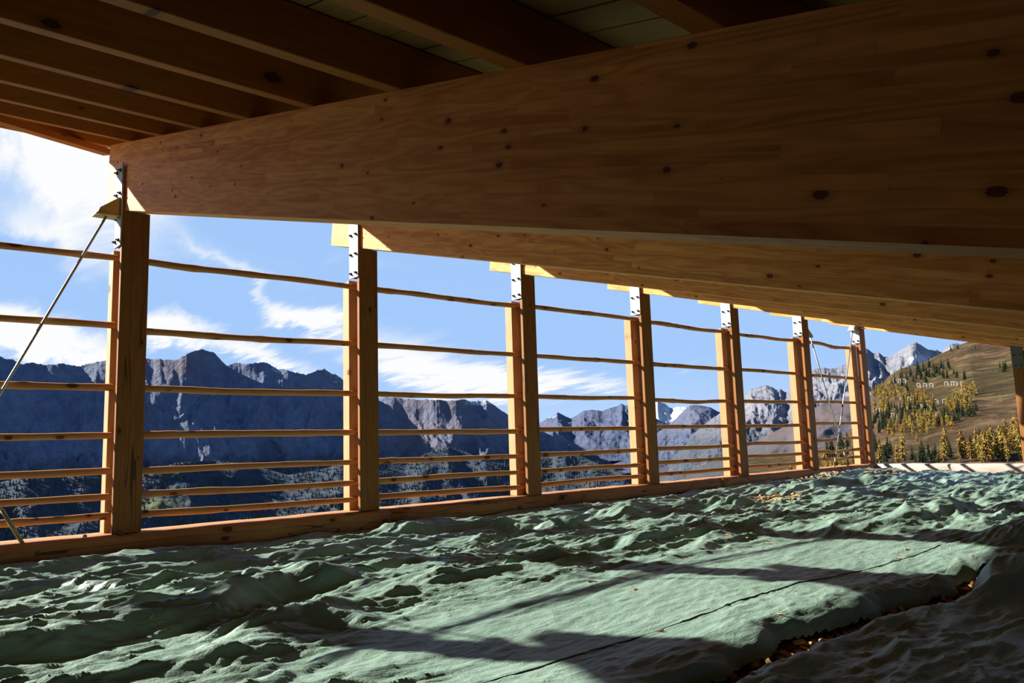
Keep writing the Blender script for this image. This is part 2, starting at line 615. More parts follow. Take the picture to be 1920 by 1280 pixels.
for n in range(-1, 7):
    r = empty('timber_post', (0, n * BAY, ZS))
    tag(r, post_words[n], 'post', 'timber posts of the open wall')
    zz = -ZS
    jig = random.Random(n + 50)
    b = MB()
    b.box((-0.05, 0, 0.001), (0, PW, ZB - 0.002 + zz), 0.004)
    b.build('inner_board', M_POST, r)
    b = MB()
    b.box((-0.150, 0.105, 0.001), (-0.0505, PW - 0.012, ZB + zz - 0.002), 0.003)
    b.build('core_board', M_POST, r)
    # upper block behind the steel plate
    b = MB()
    b.box((-0.150, 0.0, z_pl0 + 0.0 + zz), (-0.0505, 0.1045, ZB + zz - 0.002), 0.003)
    b.build('head_block', M_POST, r)
    zt = z_pl0 - 0.03 + zz
    b = MB()
    # outer batten with a sloped top
    xa, xb = -0.345, -0.215
    vs = []
    for yv in (-0.012, PW):
        vs += [(xa, yv, 0.001), (xb, yv, 0.001), (xb, yv, zt + 0.02), (xa + 0.03, yv, zt), (xa, yv, zt - 0.05)]
    b.add(vs, [(0, 1, 2, 3, 4), (9, 8, 7, 6, 5), (0, 5, 6, 1), (1, 6, 7, 2), (2, 7, 8, 3), (3, 8, 9, 4), (4, 9, 5, 0)])
    b.build('outer_batten', M_BATTEN, r)
    pl = add_plate(r, -0.195, -0.002, z_pl0 + zz, z_pl1 + zz, 0.0, [z + zz for z in (2.39, 2.61, 2.84, 3.06)], (-0.155, -0.045))
    if n in (0, 6, -1, 5):
        sg = -1 if n in (0, 6) else 1
        yy = -0.017 if sg < 0 else PW + 0.001
        b = MB()
        # gusset box: sloping top plate, foot plate and two cheeks
        z1, z0_ = 2.80 + zz, 2.62 + zz
        dd = 0.17 * sg
        if n in (6, 0):
            b.prism([(yy, z0_), (yy, z1), (yy + dd, z0_ + 0.05), (yy + dd * 1.12, z0_)], 0, -0.15, -0.03)
            b.box((-0.17, yy, z0_ - 0.015), (-0.01, yy + dd * 1.2, z0_ - 0.001))
        else:
            b.prism([(yy, z0_ - 0.3), (yy, z1 - 0.3), (yy + dd, z0_ - 0.25), (yy + dd * 1.12, z0_ - 0.3)], 0, -0.04, -0.01)
        k = b.build('rod_bracket', M_BRACK if n in (0, -1) else M_STEEL, r)
        tag(k, 'olive painted rod bracket' if n in (0, -1) else 'galvanised rod bracket')

# corner post under the last beam, right edge
r = empty('timber_post', (2.98, 6 * BAY, ZS))
tag(r, 'timber corner post with dark steel plate at the right edge of the picture', 'post', 'timber posts of the open wall')
b = MB()
b.box((-0.13, 0.02, 0.001), (0.13, 0.24, ZB - SL * 3.12 + 0.28 - 0.004), 0.005)
b.build('main_timber', M_POST, r)
add_plate(r, -0.13, 0.07, 1.53 + 0.28, 2.2 + 0.28, 0.018, [1.85, 2.05], (-0.08, 0.02), plain_mat('shade_darkened_steel', (0.13, 0.14, 0.12), 0.6, 0.3))  # steel colour darkened to stand in for roof shade on this plate

# ------------------------------------------------------------------ rails
RZ = [2.25, 1.59, 1.03, 0.585, 0.25, 0.025, -0.15]
RNAME = ['top', 'second from top', 'third from top', 'fourth from top', 'third from bottom', 'second from bottom', 'lowest']
meas = {-1: ([2.23, 1.59, 1.03, .60, .28, .06, -.12], [2.25, 1.61, 1.03, .59, .27, .04, -.13]),
        0: ([2.25, 1.57, 1.03, .59, .26, .05, -.13], [2.25, 1.59, 1.02, .58, .25, .02, -.16]),
        1: ([2.25, 1.59, 1.02, .58, .25, .02, -.15], [2.26, 1.59, 1.03, .56, .23, .02, -.18]),
        2: ([2.28, 1.59, 1.03, .58, .24, .02, -.17], [2.28, 1.59, 1.04, .57, .24, .01, -.16]),
        3: ([2.25, 1.59, 1.02, .59, .25, .03, -.15], [2.26, 1.59, 1.02, .58, .24, .02, -.16]),
        4: ([2.24, 1.59, 1.02, .58, .26, .04, -.14], [2.27, 1.59, 1.03, .58, .24, .02, -.16]),
        5: ([2.25, 1.58, 1.03, .60, .28, .04, -.11], [2.25, 1.57, 1.04, .60, .28, .04, -.13])}
special = {(3, 0): [(.2, .035), (.4, .02), (.8, -.02)], (5, 0): [(.35, .02), (.6, -.06), (.85, -.045)], (4, 0): [(.25, -.015), (.7, -.03), (.9, -.035)],
           (0, 0): [(.2, -.03), (.5, -.02)], (3, 2): [(.3, -.01), (.6, -.03)], (5, 5): [(.5, -.05)], (5, 6): [(.5, -.04), (.8, .02)], (5, 4): [(.3, -.03), (.8, .02)]}
for n in range(-2, 6):
    where = {-3: 'in the bay farthest beyond the left edge', -2: 'in the bay beyond the left edge', -1: 'left of the first post', 0: 'between the first and second posts', 1: 'between the second and third posts',
             2: 'between the third and fourth posts', 3: 'between the fourth and fifth posts', 4: 'between the fifth and sixth posts', 5: 'between the sixth and seventh posts'}[n]
    L_, R_ = meas.get(n, (RZ, RZ))
    for k in range(7):
        rg = random.Random(n * 31 + k * 7 + 3)
        ya, yb = n * BAY + 0.125, (n + 1) * BAY + 0.115
        m_ = 26
        pts, rad = [], []
        r0, r1 = rg.uniform(0.031, 0.036), rg.uniform(0.029, 0.034)
        if rg.random() < 0.5:
            r0, r1 = r0 * 1.08, r1 * 0.95
        ph, am = rg.uniform(0, 6.28), rg.uniform(0.001, 0.006)
        ph2, am2 = rg.uniform(0, 6.28), rg.uniform(0.0004, 0.0018)
        bow = rg.uniform(-0.010, 0.010)
        kn = [rg.random() for _ in range(4)]
        for i in range(m_):
            t = i / (m_ - 1)
            z = L_[k] * (1 - t) + R_[k] * t + am * math.sin(ph + t * 7) * math.sin(math.pi * t) + bow * math.sin(math.pi * t) + am2 * math.sin(ph2 + 19 * t)
            for (tc_, dz) in special.get((n, k), []):
                z += 0.6 * dz * math.exp(-((t - tc_) / 0.16) ** 2) * math.sin(math.pi * min(1, t * 1.02)) ** 0.5
            x = -0.186 + am * math.sin(ph2 + t * 5)
            rr = r0 * (1 - t) + r1 * t
            rr *= 1 + 0.05 * math.sin(ph + 23 * t) + sum(0.16 * math.exp(-((t - q) / 0.012) ** 2) for q in kn)
            pts.append((x, ya + (yb - ya) * t, z))
            rad.append(rr)
        b = MB()
        b.tube([(p[0], p[1] - ya, p[2] - pts[0][2]) for p in pts], rad, 9)
        o = b.build('rail', M_RAIL, None, True)
        o.location = (0, ya, pts[0][2])
        tag(o, '%s round wooden rail %s' % (RNAME[k], where), 'rail', 'round wooden rails')

# ------------------------------------------------------------------ sills
def log(name, p0, p1, w0, w1, h, mat, label, seed, lean=0.0):
    """squared log with rounded arrises: p0,p1 centre top line; w0,w1 = extents each side"""
    rs = np.random.RandomState(seed)
    p0, p1 = np.array(p0, float), np.array(p1, float)
    d = p1 - p0
    L = np.linalg.norm(d)
    d /= L
    s = np.array([d[1], -d[0], 0.0])
    m_ = max(8, int(L / 0.18))
    prof = [(-w0, -h), (-w0, -0.05), (-w0 + 0.05, 0), (w1 - 0.055, 0), (w1 - 0.018, -0.018), (w1, -0.06), (w1 + 0.004, -h * 0.6), (w1 - 0.01, -h)]
    vs, fs = [], []
    np_ = len(prof)
    for i in range(m_ + 1):
        t = i / m_
        wob = 0.012 * math.sin(i * 0.9 + seed) + 0.008 * rs.randn()
        top = 0.004 * math.sin(i * 0.7 + seed) + 0.003 * rs.randn()
        for j, (a, z) in enumerate(prof):
            jt = 0.004 * rs.randn()
            vs.append(p0 + d * L * t + s * (a + (wob if a > 0 else 0) + jt) + np.array([0, 0, z + (min(0, top) if z > -0.07 else 0)]))
    for i in range(m_):
        for j in range(np_):
            j2 = (j + 1) % np_
            fs.append((i * np_ + j, i * np_ + j2, (i + 1) * np_ + j2, (i + 1) * np_ + j))
    fs.append(tuple(range(np_))[::-1])
    fs.append(tuple(m_ * np_ + j for j in range(np_)))
    o = mesh_obj(name, vs, fs, mat, None, True)
    bm = bmesh.new(); bm.from_mesh(o.data)
    bmesh.ops.recalc_face_normals(bm, faces=bm.faces)
    bm.to_mesh(o.data); bm.free()
    tag(o, label, 'log', 'sill logs')
    return o


log('sill_log', (0, -4.0, ZS), (0, 2.86, ZS), 0.40, 0.07, 0.26, M_SILL, 'brown sill log under the first and second posts', 1)
log('sill_log', (0, 2.87, ZS), (0, 9.3, ZS), 0.40, 0.07, 0.26, M_SILL, 'brown sill log under the third and fourth posts', 2)
log('sill_log', (0, 9.31, ZS), (0, 15.55, ZS), 0.40, 0.085, 0.25, M_SILL, 'brown sill log under the fifth, sixth and seventh posts', 3)
log('sill_log', (0.11, 15.22, ZS + 0.005), (11.0, 15.22, ZS + 0.005), 0.25, 0.22, 0.26, M_SILLW, 'pale weathered end sill log in sunlight under the hillside view', 4)

# pegs on the near sill
for i, (y, x) in enumerate(((-0.22, 0.02), (0.06, 0.045))):
    b = MB()
    b.tube([(0, 0, -0.01), (0, 0, 0.018), (0, 0, 0.026)], [0.017, 0.017, 0.009], 8)
    o = b.build('bolt_head', M_BOLT if i else M_SILLW, None, True)
    o.location = (x, y, ZS)
    tag(o, ['small pale peg on the sill just left of the first post', 'small dark bolt head on the sill edge under the first post'][i], 'bolt')

# ------------------------------------------------------------------ steel rods
def rod(a, b_, label, buckle=0.55):
    a, b_ = np.array(a, float), np.array(b_, float)
    r = empty('tie_rod', tuple(b_))
    tag(r, label, 'rod', 'steel tie rods')
    m = MB()
    m.tube([a - b_, (0, 0, 0)], 0.0115, 8)
    m.build('rod', M_ROD, r, True)
    m = MB()
    p0 = (a - b_) * buckle
    d = (a - b_) / np.linalg.norm(a - b_)
    m.tube([p0 - d * 0.13, p0 - d * 0.12, p0 + d * 0.12, p0 + d * 0.13], [0.013, 0.019, 0.019, 0.013], 6)
    m.build('turnbuckle', M_BOLT, r, False)
    m = MB()
    m.tube([d * 0.01, -d * 0.0 + d * 0.35], [0.0165, 0.0165], 8)
    k = m.build('threaded_end', M_BRACK, r, True)
    tag(k, 'yellowish threaded end')


rod((-0.09, -0.115, 2.615), (-0.06, -1.46, ZS - 0.03), 'leaning steel tie rod from the first post bracket down to the left', 0.16)
rod((-0.03, -2.19, 2.42), (-0.03, -0.66, ZS - 0.03), 'steel tie rod ending with a threaded foot on the sill at the left edge', 0.5)
rod((-0.025, 5 * BAY + PW + 0.07, 2.40), (-0.03, 14.02, ZS - 0.03), 'crossed tie rod falling from the sixth post towards the seventh', 0.2)
rod((-0.09, 6 * BAY - 0.12, 2.615), (-0.06, 13.46, ZS - 0.03), 'crossed tie rod falling from the seventh post bracket towards the sixth', 0.40)

# ------------------------------------------------------------------ enclosure below the sills and at the back
M_WALL = wood_mat('wall_boards', (0.36, 0.24, 0.13), (0.22, 0.13, 0.06), axis='X', lam=0.2, lam_axis='Z', knots=0.8)
M_BOUNCE_WALL = wood_mat('pale_bounce_boards', (0.72, 0.52, 0.33), (0.55, 0.36, 0.2), axis='X', lam=0.2, lam_axis='Z', knots=0.8)  # pale so the added near wall throws light back at the beams
for nm, a, c in (('wall_left', (-0.36, -3.9, -2.6), (-0.12, 15.45, ZS - 0.262)), ('wall_end', (-0.1, 15.05, -2.6), (11, 15.4, ZS - 0.262)),
                 ('wall_back', (10.95, -3.9, -2.6), (11.15, 15.5, -0.22)), ):
    b = MB()
    b.box(a, c, 0.01)
    tag(b.build(nm, M_WALL), kind='structure')

b = MB()  # unseen wall, added to cut the light from the near end
b.prism([(-0.1, -2.6), (10.9, -2.6), (10.9, ZT - SL * 10.9 - 0.01), (-0.1, ZT + SL * 0.1 - 0.01)], 1, -4.15, -4.02)
tag(b.build('wall_added_for_light', M_BOUNCE_WALL), kind='structure')

# ------------------------------------------------------------------ tarpaulins over the wood chips
def nz(a, b_, t):
    t = np.clip((t - a) / (b_ - a), 0, 1)
    return t * t * (3 - 2 * t)


XE = 5.36


def edge_x(Y):
    return XE + 0.05 * np.sin(Y * 1.9 + 0.6) + 0.03 * np.sin(Y * 5.3) + 0.02 * np.sin(Y * 11.0 + 1)


def seg_dist(X, Y, pts):
    """signed distance (positive = camera side, larger X) to a polyline running along Y, and fade at its ends"""
    ys = np.array([p[1] for p in pts])
    xs = np.array([p[0] for p in pts])
    o = np.argsort(ys)
    xc = np.interp(Y, ys[o], xs[o])
    L = ys.max() - ys.min()
    fade = nz(ys.min() - 0.25, ys.min() + 0.15, Y) * (1 - nz(ys.max() - 0.15, ys.max() + 0.25, Y))
    return X - xc, fade


FOLDS = [  # polyline, height, camera-side width, sun-side width
    ([(2.86, -2.2), (3.0, -1.03), (2.92, -.65), (2.96, -.26), (2.69, .11), (2.47, .47), (2.52, .72)], .15, .10, .55),
    ([(2.09, -.56), (1.95, -.06), (2.36, .3)], .055, .07, .3),
    ([(0.99, -1.0), (.95, -.62), (1.36, -.33), (1.66, .04)], .06, .08, .3),
    ([(3.45, -.25), (3.34, .12), (3.58, .40)], .07, .08, .3),
    ([(3.2, 1.2), (2.93, 1.89), (3.21, 2.6)], .07, .07, .35),
    ([(2.6, .76), (2.31, 1.24), (2.19, 1.8)], .06, .05, .25),
    ([(0.5, -.6), (.45, .15), (.75, .9), (1.0, 1.9)], .05, .07, .25),
    ([(1.25, 5.4), (1.2, 6.6), (1.7, 7.6)], .10, .10, .4),
    ([(0.55, 2.6), (.8, 3.7), (1.5, 4.4)], .09, .08, .3),
    ([(3.0, 3.4), (2.9, 4.4), (3.3, 5.6)], .07, .08, .4),
    ([(4.0, 5.4), (4.2, 6.8), (4.1, 8.4)], .09, .12, .6),
    ([(2.4, 8.4), (2.6, 10.0), (2.3, 12.0)], .09, .12, .5),
    ([(5.6, 6.0), (5.9, 7.4), (5.7, 9.0)], .11, .14, .6),
    ([(1.2, 9.2), (1.0, 10.8), (1.6, 12.3)], .09, .12, .4),
    ([(3.9, 9.5), (4.3, 11.0), (4.0, 13.0)], .09, .14, .5),
]


def base_z(X, Y):
    z = -0.475 - 0.10 * nz(0.1, 1.0, X) - 0.03 * nz(1.0, 5.0, X)
    z = z + 0.11 * nz(6.0, 14.5, Y)
    z = z + 0.075 * np.exp(-((X - 3.8) / 1.2) ** 2 - ((Y - 3.2) / 2.6) ** 2) + 0.05 * np.exp(-((X - 4.2) / 1.6) ** 2 - ((Y - 7.2) / 2.0) ** 2)
    z = z - 0.035 * nz(1.0, -1.5, Y) * np.exp(-((X - 2.3) / 1.2) ** 2)
    return z


def wrinkles(X, Y, amp):
    wx = X + 0.22 * fbm(X * 0.8, Y * 0.5, 3, 3)
    wy = Y + 0.35 * fbm(X * 0.7 + 5, Y * 0.6, 9, 3)
    # large folds, long in Y, with sharp crests
    r1 = 1 - np.abs(fbm(wx * 1.15 + 0.18 * wy, wy * 0.36, 21, 2)) * 2.4
    r2 = 1 - np.abs(fbm(wx * 2.9 + 0.35 * wy, wy * 0.55, 33, 2)) * 2.2
    r3 = 1 - np.abs(fbm(wx * 6.0 - 0.6 * wy, wy * 1.05 + 0.4 * wx, 45, 3)) * 2.2
    r4 = fbm(wx * 13, wy * 5.5, 57, 3)
    b = fbm(X * 0.5, Y * 0.3, 71, 2)
    r1 = np.clip(r1, 0, 1) ** 1.6
    r2 = np.clip(r2, 0, 1) ** 2.2
    r3 = np.clip(r3, 0, 1) ** 2.3
    r5 = np.clip(1 - np.abs(fbm(wx * 11 + 2.2 * wy, wy * 2.6 - 1.5 * wx, 63, 2)) * 2.6, 0, 1) ** 2
    r6 = np.clip(1 - np.abs(fbm(wx * 19 - 3.5 * wy, wy * 4.0 + 2 * wx, 65, 2)) * 2.6, 0, 1) ** 2
    return amp * (0.055 * r1 + 0.050 * r2 + 0.026 * r3) + (0.35 + 0.65 * amp) * (0.012 * r5 + 0.006 * r6) + 0.004 * (0.4 + amp) * r4 + 0.04 * b


def tarp_height(X, Y):
    smooth = np.exp(-((X - 4.55) / 1.0) ** 4) * nz(-0.7, 0.5, Y) * (1 - nz(5.0, 7.0, Y))
    smooth = np.maximum(smooth, 0.0)
    amp = 1 - 0.86 * smooth
    amp = amp * (0.75 + 0.25 * nz(0.15, 0.6, X))
    z = base_z(X, Y) + wrinkles(X, Y, amp) - 0.03
    for pts, h, wc, ws in FOLDS:
        d, f = seg_dist(X, Y, pts)
        g_ = np.where(d > 0, np.exp(-(d / wc) ** 2), np.exp(-(d / ws) ** 2))
        z = z + h * g_ * f
    # radial creases towards the trench edge
    de = edge_x(Y) - X
    cre = np.exp(-(de / 0.5) ** 2) * (Y < 5.2)
    z = z + cre * 0.009 * fbm(X * 14, Y * 3.2, 91, 3, ridged=True)
    # edge of the cloth: rolls over and drops into the trench
    drop = np.exp(-np.clip(de, 0, 9) / 0.07) * (1 - nz(4.5, 5.1, Y))
    z = z - 0.13 * drop
    # keep clear of the sill: dips a little against the log
    z = np.minimum(z, np.where(X < 0.16, -0.405 + 0.02 * np.sin(Y * 2.3), 9))
    # against the end sill it laps up
    z = np.where(Y > 14.6, np.minimum(z, ZS - 0.03 - 0.05 * np.sin(X * 3.0 + 1.0)), z)
    return z


def grid_mesh(name, xs, ys, zf, mat, keep=None):
    X, Y = np.meshgrid(xs, ys, indexing='ij')
    Z = zf(X, Y)
    nx, ny = X.shape
    co = np.stack([X.ravel(), Y.ravel(), Z.ravel()], 1).astype(np.float32)
    i, j = np.meshgrid(np.arange(nx - 1), np.arange(ny - 1), indexing='ij')
    i, j = i.ravel(), j.ravel()
    if keep is not None:
        cx, cy = 0.5 * (xs[i] + xs[i + 1]), 0.5 * (ys[j] + ys[j + 1])
        k = keep(cx, cy)
        i, j = i[k], j[k]
    q = np.stack([i * ny + j, (i + 1) * ny + j, (i + 1) * ny + j + 1, i * ny + j + 1], 1)
    return np_mesh(name, co, q, mat)


def np_mesh(name, co, quads, mat, smooth=True):
    used = np.zeros(len(co), bool)
    used[quads.ravel()] = True
    remap = np.cumsum(used) - 1
    co = co[used]
    quads = remap[quads]
    me = bpy.data.meshes.new(name)
    me.vertices.add(len(co))
    me.vertices.foreach_set('co', co.astype(np.float32).ravel())
    me.loops.add(quads.size)
    me.loops.foreach_set('vertex_index', quads.astype(np.int32).ravel())
    me.polygons.add(len(quads))
    me.polygons.foreach_set('loop_start', (np.arange(len(quads)) * quads.shape[1]).astype(np.int32))
    me.polygons.foreach_set('use_smooth', np.full(len(quads), smooth))
    me.update(calc_edges=True)
    me.validate()
    if mat:
        me.materials.append(mat)
    o = bpy.data.objects.new(name, me)
    COL.objects.link(o)
    return o


def tarp_mat():
    m, g, bs = new_mat('green_tarpaulin')
    tc = g.n('ShaderNodeTexCoord').outputs['Object']
    n1 = g.noise(g.mapping(tc, scale=(1, 0.7, 1)), 1.6, 6, 0.6)
    n2 = g.noise(g.mapping(tc, scale=(1, 0.45, 1)), 22.0, 5, 0.65, 1.2)
    streak = g.noise(g.mapping(tc, scale=(30, 4, 10), rot=(0, 0, 0.3)), 1.0, 4, 0.7, 0.8)
    f = g.math('ADD', g.math('MULTIPLY', n1, 0.5), g.math('MULTIPLY', streak, 0.5))
    f = g.ramp(f, [(0.32, 0.0), (0.68, 1.0)])
    col = g.mix(f, (0.105, 0.182, 0.144), (0.20, 0.295, 0.24))
    g.lk(col, bs.inputs['Base Color'])
    bs.inputs['Roughness'].default_value = 0.5
    bs.inputs['Specular IOR Level'].default_value = 0.55
    h = g.math('ADD', g.math('MULTIPLY', n2, 0.7), g.math('MULTIPLY', g.noise(tc, 70.0, 3, 0.6), 0.3))
    h = g.math('ADD', h, g.math('MULTIPLY', streak, 0.8))
    bp = g.n('ShaderNodeBump')
    bp.inputs['Strength'].default_value = 0.9
    bp.inputs['Distance'].default_value = 0.010
    g.lk(h, bp.inputs['Height'])
    g.lk(bp.outputs[0], bs.inputs['Normal'])
    return m


M_TARP = tarp_mat()
xs = np.concatenate([np.arange(0.09, 5.6, 0.015), np.arange(5.6, 10.8, 0.05)])
ys = np.concatenate([np.arange(-3.98, -1.8, 0.12), np.arange(-1.8, 4.0, 0.02), np.arange(4.0, 8.0, 0.035), np.arange(8.0, 15.02, 0.06)])
o = grid_mesh('tarpaulin', xs, ys, tarp_height, M_TARP, keep=lambda x, y: (x < edge_x(y)) | (y > 4.75 + 0.15 * np.sin(x * 5)))
tag(o, 'large wrinkled green tarpaulin in sunlight spread between sill and dark gap', 'tarpaulin')
main_tarp = o


def tarp2_height(X, Y):
    d = X - (edge_x(Y) + 0.10 + 0.04 * np.sin(Y * 3.1 + 2))
    rim = 0.05 * np.exp(-((d - 0.13) / 0.10) ** 2) * (0.4 + 0.6 * np.sin(Y * 2.7 + 0.5) ** 2)
    z = base_z(X, Y) + wrinkles(X + 7, Y + 3, 0.9) * 0.7 - 0.13
    z = z - 0.12 * np.exp(-np.clip(d, 0, 9) / 0.04) + rim
    # bunched up cloth at the far corner beside the gap
    z = z + 0.16 * np.exp(-((X - 5.75) / 0.2) ** 2 - ((Y - 4.4) / 0.35) ** 2)
    z = z + 0.10 * nz(3.4, 4.9, Y) - 0.06 * nz(6.6, 8.0, X)
    return z


xs2 = np.concatenate([np.arange(5.4, 7.2, 0.02), np.arange(7.2, 10.8, 0.06)])
ys2 = np.concatenate([np.arange(-3.98, -0.5, 0.12), np.arange(-0.5, 5.1, 0.025)])
o = grid_mesh('tarpaulin', xs2, ys2, tarp2_height, M_TARP, keep=lambda x, y: (x > edge_x(y) + 0.10 + 0.04 * np.sin(y * 3.1 + 2)) & (y < 4.95 + 0.1 * np.sin(x * 4)))
tag(o, 'second green tarpaulin in shade, right of the gap with wood chips', 'tarpaulin')


# seams of the big tarpaulin: thin cords that follow the cloth
M_CORD = plain_mat('dark_cord', (0.03, 0.045, 0.04), 0.8)
for x0, ya, yb, off in ((4.86, 0.2, 9.0, 0.0), (2.34, -1.7, 8.0, 0.0)):
    yy = np.arange(ya, yb, 0.04)
    xx = x0 + 0.01 * np.sin(yy * 2)
    zz = tarp_height(xx, yy) + 0.002
    b = MB()
    b.tube(list(zip(xx, yy, zz)), 0.0035, 5)
    s = b.build('seam', M_CORD, main_tarp, True)
yy = np.linspace(4.9, 8.4, 60)
xx = np.linspace(0.35, 1.6, 60)
b = MB()
b.tube(list(zip(xx, yy, tarp_height(xx, yy) + 0.02 + 0.03 * np.sin(np.linspace(0, 9.4, 60)) ** 2)), 0.004, 5)
o = b.build('string', plain_mat('pale_string', (0.5, 0.5, 0.45), 0.8), None, True)
tag(o, 'thin pale string lying across the tarpaulin near the sill', 'string')

# ------------------------------------------------------------------ wood chips
M_CHIP = plain_mat('wood_chip', (0.42, 0.23, 0.10), 0.7, var=0.45, nscale=14)
M_CHIPD = plain_mat('dark_wood_chips', (0.30, 0.10, 0.045), 0.8, var=0.5, nscale=30)


def chip_verts(rs, l, w, h):
    sx, sy, sz = l / 2, w / 2, h / 2
    v = np.array([(-sx, -sy, -sz), (-sx * .8, sy, -sz), (sx, sy * .7, -sz), (sx * .9, -sy, -sz), (-sx, -sy, sz * .6), (-sx * .8, sy, sz), (sx, sy * .7, sz), (sx * .9, -sy, sz * .8)])
    a, b_, c = rs.uniform(0, 6.28), rs.uniform(-.4, .4), rs.uniform(-.4, .4)
    return v @ np.array(Matrix.Rotation(a, 3, 'Z') @ Matrix.Rotation(b_, 3, 'X') @ Matrix.Rotation(c, 3, 'Y')).T


CF = [(0, 1, 2, 3), (7, 6, 5, 4), (0, 4, 5, 1), (1, 5, 6, 2), (2, 6, 7, 3), (3, 7, 4, 0)]


def chip_heap(name, mat, pos, size, seed, label):
    rs = np.random.RandomState(seed)
    b = MB()
    for p in pos:
        l = rs.uniform(*size)
        b.add(chip_verts(rs, l, l * rs.uniform(.2, .45), l * .18) + np.array(p), CF)
    o = b.build(name, mat)
    tag(o, label, 'wood chips', None, 'stuff')
    return o


rs = np.random.RandomState(8)
pos = []
for i in range(3800):
    y = rs.uniform(-1.4, 5.0)
    e = edge_x(y)
    x = e + rs.uniform(-0.12, 0.24)
    pos.append((x, y, -0.765 + rs.uniform(0, 0.035)))
chip_heap('wood_chips', M_CHIPD, pos, (.02, .06), 2, 'reddish wood chips showing in the gap between the tarpaulins')
pos = [(edge_x(y) + rs.uniform(-.05, .22), y, -0.735 + rs.uniform(0, .03)) for y in list(rs.uniform(2.9, 4.6, 60)) + list(rs.uniform(1.2, 2.4, 22))]
chip_heap('wood_chips', M_CHIP, pos, (.04, .085), 3, 'pale bright wood chips scattered on top in the dark gap')
b = MB()
b.box((0.05, -3.98, -2.55), (10.85, 14.95, -0.77))
o = b.build('chip_store', M_CHIPD)
tag(o, 'deep fill of wood chips beneath the tarpaulins', 'wood chips', None, 'stuff')
for k, (cx, cy, sx, sy, nn, lab) in enumerate(((1.55, 8.3, .35, .55, 170, 'small heap of wood chips on the tarpaulin fold before the fourth post'), (0.75, 13.9, .25, .6, 150, 'small heap of wood chips on the tarpaulin near the seventh post'),
                                               (0.35, 12.4, .2, .7, 80, 'scattered wood chips on the tarpaulin beside the far sill'))):
    pos = []
    for i in range(nn):
        x, y = cx + rs.randn() * sx * .5, cy + rs.randn() * sy * .5
        pos.append((x, y, float(tarp_height(np.array(x), np.array(y))) + rs.uniform(0.004, 0.03)))
    chip_heap('wood_chips', M_CHIP, pos, (.03, .09), 10 + k, lab)

# single chips lying on the cloth, located where the photograph shows them
spots = [(1110, 1091), (1190, 1105), (1237, 1184), (1463, 1152), (1345, 1211), (1332, 1216), (1302, 984), (1366, 1004), (1303, 967), (1146, 1022), (1035, 975), (1545, 970), (1415, 955), (1757, 957), (1690, 938), (1590, 1000), (1700, 1030),
         (1440, 1018), (1180, 985), (1820, 1041), (1650, 950), (1500, 1000), (1560, 985), (1396, 1010), (1615, 1046), (1690, 1046), (1250, 1000), (1480, 935), (1783, 1029), (1395, 1245)]
seeds = []
for i in range(3):
    r3 = np.random.RandomState(40 + i)
    o = mesh_obj('wood_chip', chip_verts(r3, 1.0, .3, .16), CF, M_CHIP)
    seeds.append(o.data)
    bpy.data.objects.remove(o)
rr = random.Random(5)
spots.sort()
ordn = ['first', 'second', 'third', 'fourth', 'fifth', 'sixth', 'seventh', 'eighth', 'ninth', 'tenth', 'eleventh', 'twelfth', 'thirteenth', 'fourteenth', 'fifteenth', 'sixteenth', 'seventeenth', 'eighteenth', 'nineteenth', 'twentieth'] + ['twenty-' + w for w in ('first', 'second', 'third', 'fourth', 'fifth', 'sixth', 'seventh', 'eighth', 'ninth')] + ['thirtieth']
nchip = 0
for i, (px, py) in enumerate(spots):
    d = ray(px, py)
    ts = np.linspace(1.0, 16, 3000)
    P = CAM[None, :] + d[None, :] * ts[:, None]
    hgt = tarp_height(P[:, 0], P[:, 1])
    hit = np.nonzero(P[:, 2] < hgt)[0]
    if not len(hit):
        continue
    q = P[hit[0]]
    if q[0] > edge_x(q[1]) + .01 and q[1] < 4.7 or q[0] < .15:
        continue
    o = bpy.data.objects.new('wood_chip', seeds[i % 3])
    COL.objects.link(o)
    s = rr.uniform(.035, .06)
    o.scale = (s, s * rr.uniform(.7, 1.3), s)
    o.rotation_euler = (0, 0, rr.uniform(0, 6.28))
    o.location = (q[0], q[1], float(tarp_height(np.array(q[0]), np.array(q[1]))) + s * .08)
    nchip += 1
    tag(o, '%s loose pale wood chip from the left on the green tarpaulin' % ordn[nchip - 1], 'wood chip', 'loose wood chips on the tarpaulin')


# ------------------------------------------------------------------ mountains
def interp_sky(pts):
    a = []
    for (px, py) in pts:
        A, E = azel(px, py)
        a.append((A, E))
    a.sort()
    return np.array([p[0] for p in a]), np.array([p[1] for p in a])


